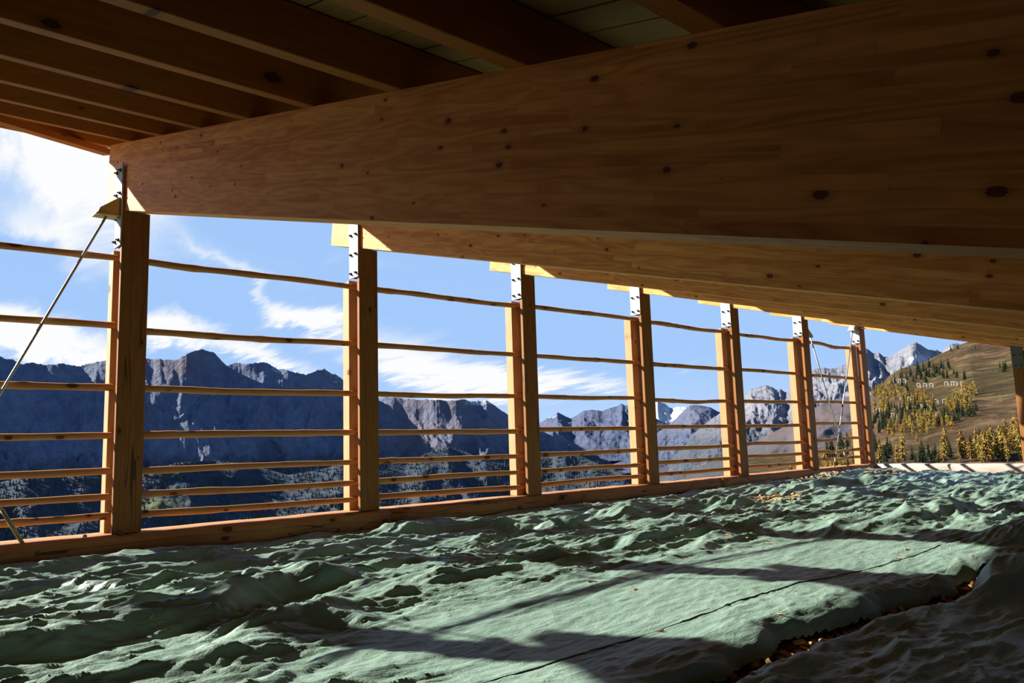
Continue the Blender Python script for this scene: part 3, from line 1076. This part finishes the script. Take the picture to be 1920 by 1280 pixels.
def terrain_mat(name, cols, nscale, rockn=1.0, bump=0.6, bdist=20.0):
    """cols: base rock a/b, haze tint mixed in where distant; vertex colour 'mask' r=snow g=forest b=autumn brown"""
    m, g, bs = new_mat(name)
    geo = g.n('ShaderNodeNewGeometry').outputs['Position']
    at = g.n('ShaderNodeVertexColor', layer_name='mask')
    sc = g.n('ShaderNodeSeparateColor')
    g.lk(at.outputs['Color'], sc.inputs[0])
    n1 = g.noise(geo, nscale, 8, 0.62)
    n2 = g.noise(geo, nscale * 6, 6, 0.65)
    col = g.mix(g.ramp(n1, [(0.35, 0.0), (0.65, 1.0)]), cols[0], cols[1])
    col = g.mix(g.math('MULTIPLY', g.ramp(n2, [(0.4, 0.0), (0.62, 1.0)]), 0.5), col, [c * 0.6 for c in cols[0]])
    br = g.math('MULTIPLY', sc.outputs[2], g.ramp(n1, [(0.35, 0.2), (0.6, 1.0)]), clamp=True)
    col = g.mix(br, col, cols[3])
    sp_ = g.noise(geo, nscale * 18, 3, 0.6)
    fcol = g.mix(g.ramp(sp_, [(0.5, 0.0), (0.62, 1.0)]), cols[2], cols[4])
    fm = g.math('MULTIPLY', sc.outputs[1], g.ramp(n2, [(0.3, 0.3), (0.55, 1.0)]), clamp=True)
    col = g.mix(fm, col, fcol)
    sn = g.ramp(g.math('ADD', sc.outputs[0], g.math('MULTIPLY', g.math('SUBTRACT', n2, 0.5), 1.3)), [(0.45, 0.0), (0.6, 1.0)])
    sn = g.math('MULTIPLY', sn, g.math('GREATER_THAN', sc.outputs[0], 0.03))
    col = g.mix(sn, col, (0.36, 0.38, 0.42))
    g.lk(col, bs.inputs['Base Color'])
    bs.inputs['Roughness'].default_value = 0.95
    bs.inputs['Specular IOR Level'].default_value = 0.05
    bp = g.n('ShaderNodeBump')
    bp.inputs['Strength'].default_value = bump
    bp.inputs['Distance'].default_value = bdist
    g.lk(g.math('ADD', n1, g.math('MULTIPLY', n2, 0.35)), bp.inputs['Height'])
    g.lk(bp.outputs[0], bs.inputs['Normal'])
    return m


def ridge(name, label, pts, D, Dn, el0, mat, seed, pw=1.25, amp=0.10, crest=0.012, gully=16.0, na=520, nt=90, mask=None, azr=None, Df=None, lat=0.05):
    A, E = interp_sky(pts)
    a0, a1 = azr if azr else (A[0], A[-1])
    az = np.linspace(a0, a1, na)
    el = np.interp(az, A, E)
    dist = D * (1 + 0.10 * fbm(az * 9, az * 0 + seed, seed, 3)) if Df is None else Df(az)
    Hc = CAM[2] + dist * np.tan(el)
    Hc = Hc + crest * dist * 0.5 * fbm(az * 90, az * 0 + 3.3, seed + 5, 5, 0.7)
    zb = CAM[2] + Dn * math.tan(el0)
    t = np.concatenate([np.linspace(0, 1, nt), 1 + np.linspace(0.03, 0.5, 12)])
    AZ, T = np.meshgrid(az, t, indexing='ij')
    DD = dist[:, None]
    Rr = Dn + (DD - Dn) * np.minimum(T, 1) + np.maximum(T - 1, 0) * D * 0.9
    Tc = np.minimum(T, 1)
    Z = zb + (Hc[:, None] - zb) * Tc ** pw
    Z = Z - np.maximum(T - 1, 0) * (Hc[:, None] - zb) * 1.1
    env = np.sin(np.pi * np.clip(Tc, 0, 1)) ** 0.7
    hgt = (Hc[:, None] - zb)
    gl = fbm(AZ * gully + 0.5 * fbm(AZ * 6, T * 2, seed + 9, 2), T * 1.6 + AZ * 2, seed + 1, 6, 0.55, ridged=True)
    n2 = fbm(AZ * gully * 2.5, T * 6, seed + 2, 5, 0.6)
    Z = Z + hgt * env * (amp * gl + amp * 0.35 * n2)
    # lateral displacement makes buttresses
    Rr = Rr + env * D * lat * fbm(AZ * gully * 0.8, T * 2.2, seed + 3, 4, 0.5)
    X = CAM[0] + np.sin(AZ) * Rr
    Y = CAM[1] + np.cos(AZ) * Rr
    # never rise above the skyline as seen from the valley side
    lim = CAM[2] + Rr * np.tan(np.interp(AZ, az, el) + crest * 0.25)
    Z = np.where(T < 1, np.minimum(Z, lim - (1 - Tc) * hgt * 0.02), Z)
    nx, ny = X.shape
    co = np.stack([X.ravel(), Y.ravel(), Z.ravel()], 1)
    i, j = np.meshgrid(np.arange(nx - 1), np.arange(ny - 1), indexing='ij')
    i, j = i.ravel(), j.ravel()
    q = np.stack([i * ny + j, i * ny + j + 1, (i + 1) * ny + j + 1, (i + 1) * ny + j], 1)
    o = np_mesh(name, co, q[:, ::-1], mat)
    ca = o.data.color_attributes.new('mask', 'FLOAT_COLOR', 'POINT')
    c = np.zeros((len(co), 4), np.float32)
    c[:, 3] = 1
    EL = np.degrees(np.arctan2(Z - CAM[2], Rr))
    if mask:
        rgb = mask(np.degrees(AZ), EL, T, Z)
        for k in range(3):
            c[:, k] = np.clip(np.broadcast_to(rgb[k], AZ.shape), 0, 1).ravel()
    ca.data.foreach_set('color', c.ravel())
    tag(o, label, None, None, 'structure')
    return dict(o=o, az=az, R=Rr, Z=Z, X=X, Y=Y)


def gb(a, a0, w):
    return np.exp(-((a - a0) / w) ** 2)


HAZE_ROCK_D = ((0.11, 0.135, 0.20), (0.15, 0.17, 0.23), (0.028, 0.045, 0.06), (0.12, 0.085, 0.08), (0.07, 0.06, 0.05))  # slate blue in the rock stands in for haze over the massif
HAZE_ROCK_L = ((0.12, 0.128, 0.156), (0.22, 0.225, 0.255), (0.025, 0.042, 0.065), (0.07, 0.068, 0.085), (0.06, 0.065, 0.06))  # bluish greys: haze tinted into the scree colours
ROCK_S = ((0.045, 0.048, 0.05), (0.065, 0.058, 0.048), (0.03, 0.05, 0.075), (0.075, 0.095, 0.035), (0.045, 0.045, 0.045))
HAZE_ROCK_F = ((0.055, 0.08, 0.145), (0.08, 0.105, 0.175), (0.035, 0.06, 0.11), (0.085, 0.08, 0.105), (0.06, 0.06, 0.07))  # strongest blue: distance haze painted into the rock colour
M_MA = terrain_mat('dark_massif_haze_rock', HAZE_ROCK_D, 0.0035, bump=1.0, bdist=60)
M_MB = terrain_mat('forest_spur', ROCK_S, 0.005, bump=0.8, bdist=25)
M_MG = terrain_mat('brown_spur', ((0.055, 0.06, 0.08), (0.085, 0.085, 0.105), (0.028, 0.045, 0.055), (0.085, 0.062, 0.06), (0.065, 0.06, 0.045)), 0.005, bump=0.6, bdist=20)
M_MC = terrain_mat('distant_haze_rock', HAZE_ROCK_F, 0.0014, bump=0.8, bdist=150)
M_MF = terrain_mat('pale_scree_haze_rock', HAZE_ROCK_L, 0.0035, bump=1.0, bdist=55)

ridge('distant_peaks', 'far peaks tinted a hazy blue, seen between the third and fourth posts',
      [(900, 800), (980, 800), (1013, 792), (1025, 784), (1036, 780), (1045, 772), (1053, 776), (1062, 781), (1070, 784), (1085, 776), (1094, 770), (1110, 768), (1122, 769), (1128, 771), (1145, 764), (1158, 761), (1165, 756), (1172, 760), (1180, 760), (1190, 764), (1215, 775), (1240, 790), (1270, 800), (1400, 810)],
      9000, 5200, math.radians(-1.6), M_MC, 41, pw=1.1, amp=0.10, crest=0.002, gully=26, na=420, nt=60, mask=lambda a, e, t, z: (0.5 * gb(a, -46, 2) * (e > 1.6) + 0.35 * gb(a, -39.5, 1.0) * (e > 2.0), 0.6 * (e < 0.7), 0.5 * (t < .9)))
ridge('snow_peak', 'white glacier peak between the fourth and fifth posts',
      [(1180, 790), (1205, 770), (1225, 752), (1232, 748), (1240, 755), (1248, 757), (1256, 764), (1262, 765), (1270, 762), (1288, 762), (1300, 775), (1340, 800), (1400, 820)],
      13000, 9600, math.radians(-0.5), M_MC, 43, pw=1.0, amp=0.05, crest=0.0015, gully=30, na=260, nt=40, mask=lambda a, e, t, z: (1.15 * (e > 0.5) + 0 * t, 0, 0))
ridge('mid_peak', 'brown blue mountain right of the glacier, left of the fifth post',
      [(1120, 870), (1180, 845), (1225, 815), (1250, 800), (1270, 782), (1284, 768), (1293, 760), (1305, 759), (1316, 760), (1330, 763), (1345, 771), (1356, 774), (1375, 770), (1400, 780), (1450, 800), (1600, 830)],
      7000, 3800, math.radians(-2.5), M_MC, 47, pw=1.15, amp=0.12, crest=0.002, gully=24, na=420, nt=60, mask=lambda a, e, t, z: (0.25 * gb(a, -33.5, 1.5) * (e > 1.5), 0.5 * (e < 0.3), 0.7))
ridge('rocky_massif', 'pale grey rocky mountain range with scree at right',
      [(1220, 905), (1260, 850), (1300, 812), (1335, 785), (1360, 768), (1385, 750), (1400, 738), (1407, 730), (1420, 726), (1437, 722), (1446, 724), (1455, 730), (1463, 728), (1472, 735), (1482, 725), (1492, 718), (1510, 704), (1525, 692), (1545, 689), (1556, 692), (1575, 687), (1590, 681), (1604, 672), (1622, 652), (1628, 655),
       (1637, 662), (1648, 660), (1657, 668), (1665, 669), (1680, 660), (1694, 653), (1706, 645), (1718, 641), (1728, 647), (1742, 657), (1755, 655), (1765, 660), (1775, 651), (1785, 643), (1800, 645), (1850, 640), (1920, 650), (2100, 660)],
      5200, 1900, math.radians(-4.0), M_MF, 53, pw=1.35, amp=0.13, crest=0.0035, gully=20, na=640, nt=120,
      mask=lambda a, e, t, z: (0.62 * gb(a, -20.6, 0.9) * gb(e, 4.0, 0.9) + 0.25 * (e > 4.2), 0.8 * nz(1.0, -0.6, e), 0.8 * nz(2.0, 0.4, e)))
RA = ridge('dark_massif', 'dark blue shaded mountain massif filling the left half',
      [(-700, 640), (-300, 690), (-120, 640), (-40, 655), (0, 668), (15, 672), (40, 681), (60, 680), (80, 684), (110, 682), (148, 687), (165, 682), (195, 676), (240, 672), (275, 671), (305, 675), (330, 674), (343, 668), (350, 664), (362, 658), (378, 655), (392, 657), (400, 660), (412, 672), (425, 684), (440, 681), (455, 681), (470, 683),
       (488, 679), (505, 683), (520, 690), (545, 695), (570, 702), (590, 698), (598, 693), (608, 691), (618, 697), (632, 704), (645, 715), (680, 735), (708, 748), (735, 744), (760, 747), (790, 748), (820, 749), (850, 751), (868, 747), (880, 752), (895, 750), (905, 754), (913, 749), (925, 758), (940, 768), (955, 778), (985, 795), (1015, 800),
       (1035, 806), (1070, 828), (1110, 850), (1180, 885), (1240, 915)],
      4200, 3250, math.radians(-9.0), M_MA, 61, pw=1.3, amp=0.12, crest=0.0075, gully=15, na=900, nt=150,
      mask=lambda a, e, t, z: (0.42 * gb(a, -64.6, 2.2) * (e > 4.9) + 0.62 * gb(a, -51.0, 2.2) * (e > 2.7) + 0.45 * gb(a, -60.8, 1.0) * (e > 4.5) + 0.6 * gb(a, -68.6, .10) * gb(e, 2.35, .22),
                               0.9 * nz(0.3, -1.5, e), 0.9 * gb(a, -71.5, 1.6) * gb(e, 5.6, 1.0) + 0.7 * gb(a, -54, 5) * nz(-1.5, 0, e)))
RB = ridge('forest_spur', 'forested lower spurs in the valley below the dark massif',
      [(-500, 900), (0, 905), (40, 893), (100, 888), (150, 893), (200, 896), (270, 885), (330, 868), (400, 862), (470, 872), (540, 890), (600, 880), (645, 868), (708, 866), (760, 872), (800, 850), (840, 838), (870, 846), (920, 866), (968, 872), (1000, 862), (1040, 850), (1060, 845), (1090, 856), (1150, 880), (1200, 898), (1300, 925), (1400, 940)],
      2350, 1850, math.radians(-9.5), M_MB, 67, pw=1.2, amp=0.12, crest=0.002, gully=10, na=700, nt=110,
      mask=lambda a, e, t, z: (0, 1.6 - 1.9 * gb(a, -73.0, 2.6) * gb(e, -3.35, .40), 0.9 * gb(a, -73.0, 2.6) * gb(e, -3.35, .5)))
RG = ridge('brown_spur', 'brown and grey lower slopes left of the crossed rods',
      [(1230, 915), (1300, 880), (1370, 850), (1400, 838), (1440, 815), (1480, 795), (1510, 775), (1540, 757), (1570, 747), (1595, 742), (1620, 742), (1640, 738), (1680, 745), (1800, 750), (2000, 760)],
      2600, 1500, math.radians(-5.0), M_MG, 71, pw=1.15, amp=0.08, crest=0.001, gully=12, na=340, nt=60,
      mask=lambda a, e, t, z: (0, 0.75 * nz(-0.2, -1.6, e), 0.95))

# ------------------------------------------------------------------ near autumn hillside
def hill_mat():
    m, g, bs = new_mat('autumn_hillside')
    geo = g.n('ShaderNodeNewGeometry').outputs['Position']
    n1 = g.noise(geo, 0.006, 7, 0.6, 0.6)
    n2 = g.noise(g.mapping(geo, scale=(1, 1, 2.5)), 0.03, 7, 0.65, 0.8)
    col = g.mix(g.ramp(n1, [(0.38, 0.0), (0.6, 1.0)]), (0.038, 0.029, 0.011), (0.055, 0.030, 0.018))
    col = g.mix(g.ramp(n2, [(0.50, 0.0), (0.66, 0.85)]), col, (0.115, 0.083, 0.038))
    col = g.mix(g.ramp(n2, [(0.3, 0.9), (0.47, 0.0)]), col, (0.018, 0.017, 0.008))
    g.lk(col, bs.inputs['Base Color'])
    bs.inputs['Roughness'].default_value = 0.95
    bs.inputs['Specular IOR Level'].default_value = 0.05
    bp = g.n('ShaderNodeBump')
    bp.inputs['Strength'].default_value = 1.0
    bp.inputs['Distance'].default_value = 9.0
    g.lk(g.math('ADD', n1, g.math('MULTIPLY', n2, 0.5)), bp.inputs['Height'])
    g.lk(bp.outputs[0], bs.inputs['Normal'])
    return m


RH = ridge('autumn_hillside', 'near brown and yellow autumn hillside at right, dotted with larches and barriers',
      [(1380, 925), (1450, 915), (1500, 900), (1530, 872), (1560, 838), (1590, 810), (1615, 785), (1633, 757), (1645, 730), (1665, 706), (1690, 690), (1720, 684), (1738, 676), (1752, 668), (1770, 660), (1785, 653), (1800, 646), (1815, 641), (1840, 638), (1870, 632), (1900, 622), (1960, 598), (2100, 540), (2500, 480)],
      1150, 330, math.radians(-4.2), hill_mat(), 83, Df=lambda a: 1150 + 0 * a, pw=1.25, amp=0.008, crest=0.0006, gully=4, lat=0.006, na=420, nt=120, azr=None)
HILL = RH


def on_ridge(RR, px, py):
    """point on a ridge mesh seen at a pixel"""
    A, E = azel(px, py)
    i = int(np.clip(np.searchsorted(RR['az'], A), 0, len(RR['az']) - 1))
    R_, Z_ = RR['R'][i], RR['Z'][i]
    el = np.arctan2(Z_ - CAM[2], R_)
    k = np.nonzero(el >= E)[0]
    if not len(k):
        return None
    k = k[0]
    if k == 0:
        return None
    f = (E - el[k - 1]) / (el[k] - el[k - 1] + 1e-9)
    r_ = R_[k - 1] + f * (R_[k] - R_[k - 1])
    z_ = Z_[k - 1] + f * (Z_[k] - Z_[k - 1])
    return np.array([CAM[0] + math.sin(A) * r_, CAM[1] + math.cos(A) * r_, z_]), r_


def leaf_mat(name, c0, c1, ns=1.2):
    m, g, bs = new_mat(name)
    tc = g.n('ShaderNodeTexCoord').outputs['Object']
    oi = g.n('ShaderNodeObjectInfo').outputs['Random']
    n = g.noise(tc, ns, 4, 0.7)
    f = g.math('ADD', g.math('MULTIPLY', g.math('SUBTRACT', n, 0.5), 1.4), oi, clamp=True)
    g.lk(g.mix(f, c0, c1), bs.inputs['Base Color'])
    bs.inputs['Roughness'].default_value = 0.9
    bs.inputs['Specular IOR Level'].default_value = 0.05
    return m


M_LARCH = leaf_mat('larch_needles', (0.19, 0.105, 0.026), (0.215, 0.165, 0.036))
M_SPRUCE = leaf_mat('spruce_needles', (0.014, 0.024, 0.012), (0.03, 0.042, 0.016))
M_BARK = plain_mat('bark', (0.10, 0.07, 0.05), 0.9)


def tree_verts(seed, kind):
    """unit-height crown made of ragged drooping tiers"""
    rs = np.random.RandomState(seed)
    tiers = 9 if kind == 'larch' else 8
    sides = 11
    vs, fs = [], []
    for t in range(tiers):
        f = t / (tiers - 1)
        z0 = 0.10 + 0.80 * f
        if kind == 'larch':
            R = 0.20 * math.sin(math.pi * (0.22 + 0.75 * (1 - f)) * 0.92) ** 0.8 * (1 - 0.55 * f) + 0.012
        else:
            R = 0.19 * (1 - f) ** 0.85 + 0.015
        c = len(vs)
        off = rs.uniform(-.012, .012, 2)
        vs.append((off[0], off[1], z0 + 0.17 - 0.06 * f))
        for k in range(sides):
            a = 2 * math.pi * (k + 0.5 * (t % 2)) / sides + rs.uniform(-.15, .15)
            r_ = R * rs.uniform(0.62, 1.18)
            vs.append((r_ * math.cos(a), r_ * math.sin(a), z0 + rs.uniform(-.035, .02)))
        for k in range(sides):
            a = 2 * math.pi * (k + 0.5 * (t % 2) + 0.5) / sides
            r_ = R * rs.uniform(0.25, 0.5)
            vs.append((r_ * math.cos(a), r_ * math.sin(a), z0 + 0.02 + rs.uniform(0, .03)))
        for k in range(sides):
            k2 = (k + 1) % sides
            fs.append((c, c + 1 + k, c + 1 + sides + k))
            fs.append((c, c + 1 + sides + k, c + 1 + k2))
    return vs, fs


TREES = {}
for kind, mat in (('larch', M_LARCH), ('spruce', M_SPRUCE)):
    TREES[kind] = []
    for s in range(4):
        vs, fs = tree_verts(s * 3 + (0 if kind == 'larch' else 50), kind)
        o = mesh_obj('crown', vs, fs, mat)
        TREES[kind].append(o.data)
        bpy.data.objects.remove(o)
b = MB()
b.tube([(0, 0, -0.02), (0, 0, 0.35), (0, 0, 0.92)], [0.018, 0.012, 0.003], 6)
_o = b.build('trunk', M_BARK)
TRUNK = _o.data
bpy.data.objects.remove(_o)

rt = random.Random(77)


def put_tree(RR, px, py, hpx, kind, label, group, parts=False):
    h = on_ridge(RR, px, py)
    if h is None:
        return
    P, R_ = h
    H = hpx / FPX * R_
    wx = rt.uniform(0.85, 1.25)
    me = TREES[kind][rt.randrange(4)]
    nm = 'larch_tree' if kind == 'larch' else 'spruce_tree'
    if parts:
        r = empty(nm, tuple(P))
        c = bpy.data.objects.new('crown', me)
        t = bpy.data.objects.new('trunk', TRUNK)
        for q in (c, t):
            COL.objects.link(q)
            q.parent = r
    else:
        r = bpy.data.objects.new(nm, me)
        COL.objects.link(r)
        r.location = tuple(P - np.array([0, 0, 0.05 * H]))
    r.scale = (H * wx, H * wx, H)
    r.rotation_euler = (0, 0, rt.uniform(0, 6.28))
    tag(r, label, 'tree', group)


def scatter(clusters, kind, label, group, hp, parts=False, RR=None):
    """each cluster is its own stand; the label's %s takes the stand's place"""
    for (x0, y0, sx, sy, n, where) in clusters:
        for i in range(n):
            a, q = rt.uniform(0, 6.283), math.sqrt(rt.random())
            put_tree(RR or HILL, x0 + sx * q * math.cos(a), y0 + sy * q * math.sin(a), rt.uniform(*hp), kind, label % where, group % where, parts)


# dense stands on the hillside (bases of the trunks, in photograph pixels)
scatter([(1720, 760, 32, 14, 30, 'the middle stand'), (1650, 745, 20, 14, 14, 'the stand nearest the seventh post'), (1800, 760, 28, 16, 30, 'the right-hand stand'), (1735, 795, 45, 12, 34, 'the long stand below the barriers'), (1700, 812, 40, 12, 26, 'the lowest stand'),
         (1765, 800, 30, 8, 12, 'the lower right tongue'), (1655, 775, 14, 10, 8, 'the lower left clump'), (1815, 742, 18, 8, 10, 'the clump under the highest right barriers'), (1680, 740, 12, 10, 8, 'the upper left clump')],
        'larch', 'small yellow larch in %s on the hillside', 'yellow larches in %s', (15, 25))
scatter([(1760, 785, 50, 16, 44, 'right of centre'), (1680, 790, 40, 22, 50, 'at the lower left'), (1700, 765, 40, 10, 24, 'between the larch stands'), (1755, 700, 40, 14, 24, 'just above the upper barriers'), (1815, 775, 20, 10, 14, 'at the right end of the forest'),
         (1650, 800, 14, 14, 14, 'close to the seventh post'), (1700, 720, 50, 14, 16, 'around the top left barriers'), (1800, 712, 14, 8, 5, 'by the top right barriers')],
        'spruce', 'small dark green spruce %s on the hillside', 'dark spruces %s on the hillside', (13, 23))
scatter([(1882, 695, 14, 20, 8, 'near the corner post')], 'spruce', 'dark spruce high on the hillside %s', 'spruces %s', (10, 16))
for px, py, hp, w_ in ((1783, 659, 14, 'tallest dark spruce on the skyline under the roof beams'), (1796, 655, 13, 'second dark spruce on the skyline, right of the tallest'), (1829, 655, 10, 'rightmost little spruce on the hill skyline'),
                       (1732, 676, 8, 'tiny spruce on the skyline below the pale summit'), (1690, 693, 9, 'tiny spruce on the lower left skyline of the hill'), (1700, 692, 7, 'smallest spruce on the lower left skyline of the hill')):
    put_tree(HILL, px, py, hp, 'spruce', w_, 'skyline spruces')
# larger trees just above the end sill
scatter([(1860, 862, 58, 9, 34, 'just above the end sill'), (1900, 845, 20, 10, 10, 'beside the corner post')], 'larch', 'big golden larch %s at lower right', 'golden larches %s', (34, 52), True)
gold = [(1775, 850, 42), (1772, 870, 45), (1695, 870, 52), (1652, 872, 38), (1684, 874, 40), (1717, 868, 16), (1720, 830, 18), (1760, 872, 20), (1600, 872, 24), (1552, 885, 30), (1560, 884, 22), (1585, 806, 26), (1800, 870, 22)]
nth = ['first', 'second', 'third', 'fourth', 'fifth', 'sixth', 'seventh', 'eighth', 'ninth', 'tenth', 'eleventh', 'twelfth', 'thirteenth']
for i, (px, py, hp) in enumerate(sorted(gold)):
    put_tree(HILL, px, py, hp, 'larch', '%s single golden larch from the left above the end sill' % nth[i], 'single golden larches', True)
scatter([(1735, 868, 30, 8, 9, 'between the single golden larches'), (1650, 860, 22, 16, 12, 'right beside the seventh post'), (1580, 862, 28, 24, 24, 'behind the crossed rods'), (1840, 842, 14, 8, 4, 'above the big golden larches'), (1800, 858, 20, 8, 5, 'at the left end of the big golden larches')],
        'spruce', 'dark spruce %s just beyond the sill', 'dark spruces %s', (20, 36), True)
scatter([(1535, 885, 25, 12, 12, 'low behind the sixth post'), (1500, 895, 25, 6, 10, 'low between the fifth and sixth posts'), (1580, 880, 20, 8, 10, 'low behind the crossed rods'), (1570, 820, 18, 14, 6, 'above the rod crossing')], 'larch', 'yellow larch seen %s', 'yellow larches %s', (16, 28))

# tiny trees on the valley spurs: far past counting, one mesh
rs = np.random.RandomState(3)
for kindname, mat, nn, lab in (('spruce_forest', leaf_mat('far_spruce', (0.022, 0.034, 0.045), (0.04, 0.055, 0.065)), 5200, 'dark forest of tiny spruces on the valley spurs'), ('larch_forest', leaf_mat('far_larch', (0.07, 0.055, 0.04), (0.11, 0.085, 0.05)), 2600, 'tiny golden brown larches sprinkled over the valley spurs')):
    V, F = [], []
    cnt = 0
    while cnt < nn:
        px, py = rs.uniform(-150, 1240), rs.uniform(830, 1020)
        den = fbm(np.array(px / 60.0), np.array(py / 18.0), 5 + len(kindname), 3)
        if kindname == 'larch_forest' and den < 0.02 or den < -0.35:
            cnt += 1
            continue
        if 275 < px < 420 and 932 < py < 962 and rs.rand() < .8:
            cnt += 1
            continue
        h = on_ridge(RB, px, py)
        cnt += 1
        if h is None:
            continue
        P, R_ = h
        H = rs.uniform(5, 9) / FPX * R_
        w_ = H * 0.2
        c0 = len(V)
        V.append(tuple(P + np.array([0, 0, H])))
        for k in range(5):
            V.append(tuple(P + np.array([w_ * math.cos(k * 1.257), w_ * math.sin(k * 1.257), 0])))
        for k in range(5):
            F.append((c0, c0 + 1 + k, c0 + 1 + (k + 1) % 5))
    o = mesh_obj(kindname, V, F, mat)
    tag(o, lab, 'forest', None, 'stuff')

# avalanche barriers: rows of pale steel frames
M_AV = plain_mat('barrier_steel', (0.5, 0.5, 0.49), 0.6)
rows = [(1676, 1698, 714, 6), (1720, 1750, 722, 6), (1772, 1784, 719, 3), (1789, 1802, 719, 3), (1797, 1828, 735, 5), (1688, 1702, 748, 3), (1752, 1768, 752, 3), (1638, 1660, 768, 5), (1691, 1722, 764, 7), (1724, 1744, 762, 4), (1672, 1682, 778, 2), (1725, 1745, 780, 4), (1805, 1812, 762, 2), (1755, 1770, 778, 2)]
bwhere = ['at the top left of the hillside', 'at the top centre of the hillside', 'left in the top right group', 'right in the top right group', 'over the right-hand larch stand', 'over the middle larch stand', 'between middle and right-hand larch stands', 'close to the seventh post',
          'longest row below the middle larch stand', 'just right of the longest row', 'low at the left of the forest', 'low below the longest row', 'at the lower right of the right-hand stand', 'lowest at the right of the forest']
for i, (xa, xb, y, m_) in enumerate(rows):
    b = MB()
    base = None
    for k in range(m_):
        px = xa + (xb - xa) * k / (m_ - 1)
        h = on_ridge(HILL, px, y + 4 + (k % 2))
        if h is None:
            continue
        P, R_ = h
        if base is None:
            base = P.copy()
        u = R_ / FPX
        q = P - base
        b.tube([q, q + np.array([0, 0, 6.5 * u])], 0.42 * u, 4)
        if k % 2 == 0:
            sd = np.array([math.cos(-0.35), math.sin(0.35), 0])
            b.tube([q + np.array([0, 0, 6.5 * u]), q + np.array([0, 0, 6.2 * u]) + sd * 4.2 * u], 0.55 * u, 4)
            b.tube([q + np.array([0, 0, 6.2 * u]) + sd * 4.2 * u, q + sd * 4.2 * u], 0.3 * u, 4)
    if base is None:
        continue
    o = b.build('avalanche_barrier', M_AV)
    o.location = tuple(base)
    tag(o, 'row of small pale avalanche barrier frames %s' % bwhere[i], 'barrier', 'avalanche barriers')

# ------------------------------------------------------------------ ground around the barn
def ground_h(X, Y):
    z = -2.62 - 0.22 * np.maximum(-X - 2, 0) - 0.06 * np.maximum(Y - 18, 0)
    z = z + 0.9 * fbm(X * 0.03, Y * 0.03, 7, 4) * nz(4, 40, np.hypot(X, Y)) * 3
    return z


M_GRASS, gg, bsg = new_mat('alpine_grass')
_p = gg.n('ShaderNodeNewGeometry').outputs['Position']
_n = gg.noise(_p, 0.4, 6, 0.65)
gg.lk(gg.mix(_n, (0.10, 0.095, 0.03), (0.20, 0.15, 0.07)), bsg.inputs['Base Color'])
bsg.inputs['Roughness'].default_value = 0.95
gx = np.concatenate([-np.geomspace(700, 12, 40), np.linspace(-10, 20, 16), np.geomspace(24, 300, 20)])
gy = np.concatenate([-np.geomspace(300, 12, 20), np.linspace(-10, 22, 16), np.geomspace(26, 420, 34)])
o = grid_mesh('ground', gx, gy, ground_h, M_GRASS)
tag(o, kind='structure')
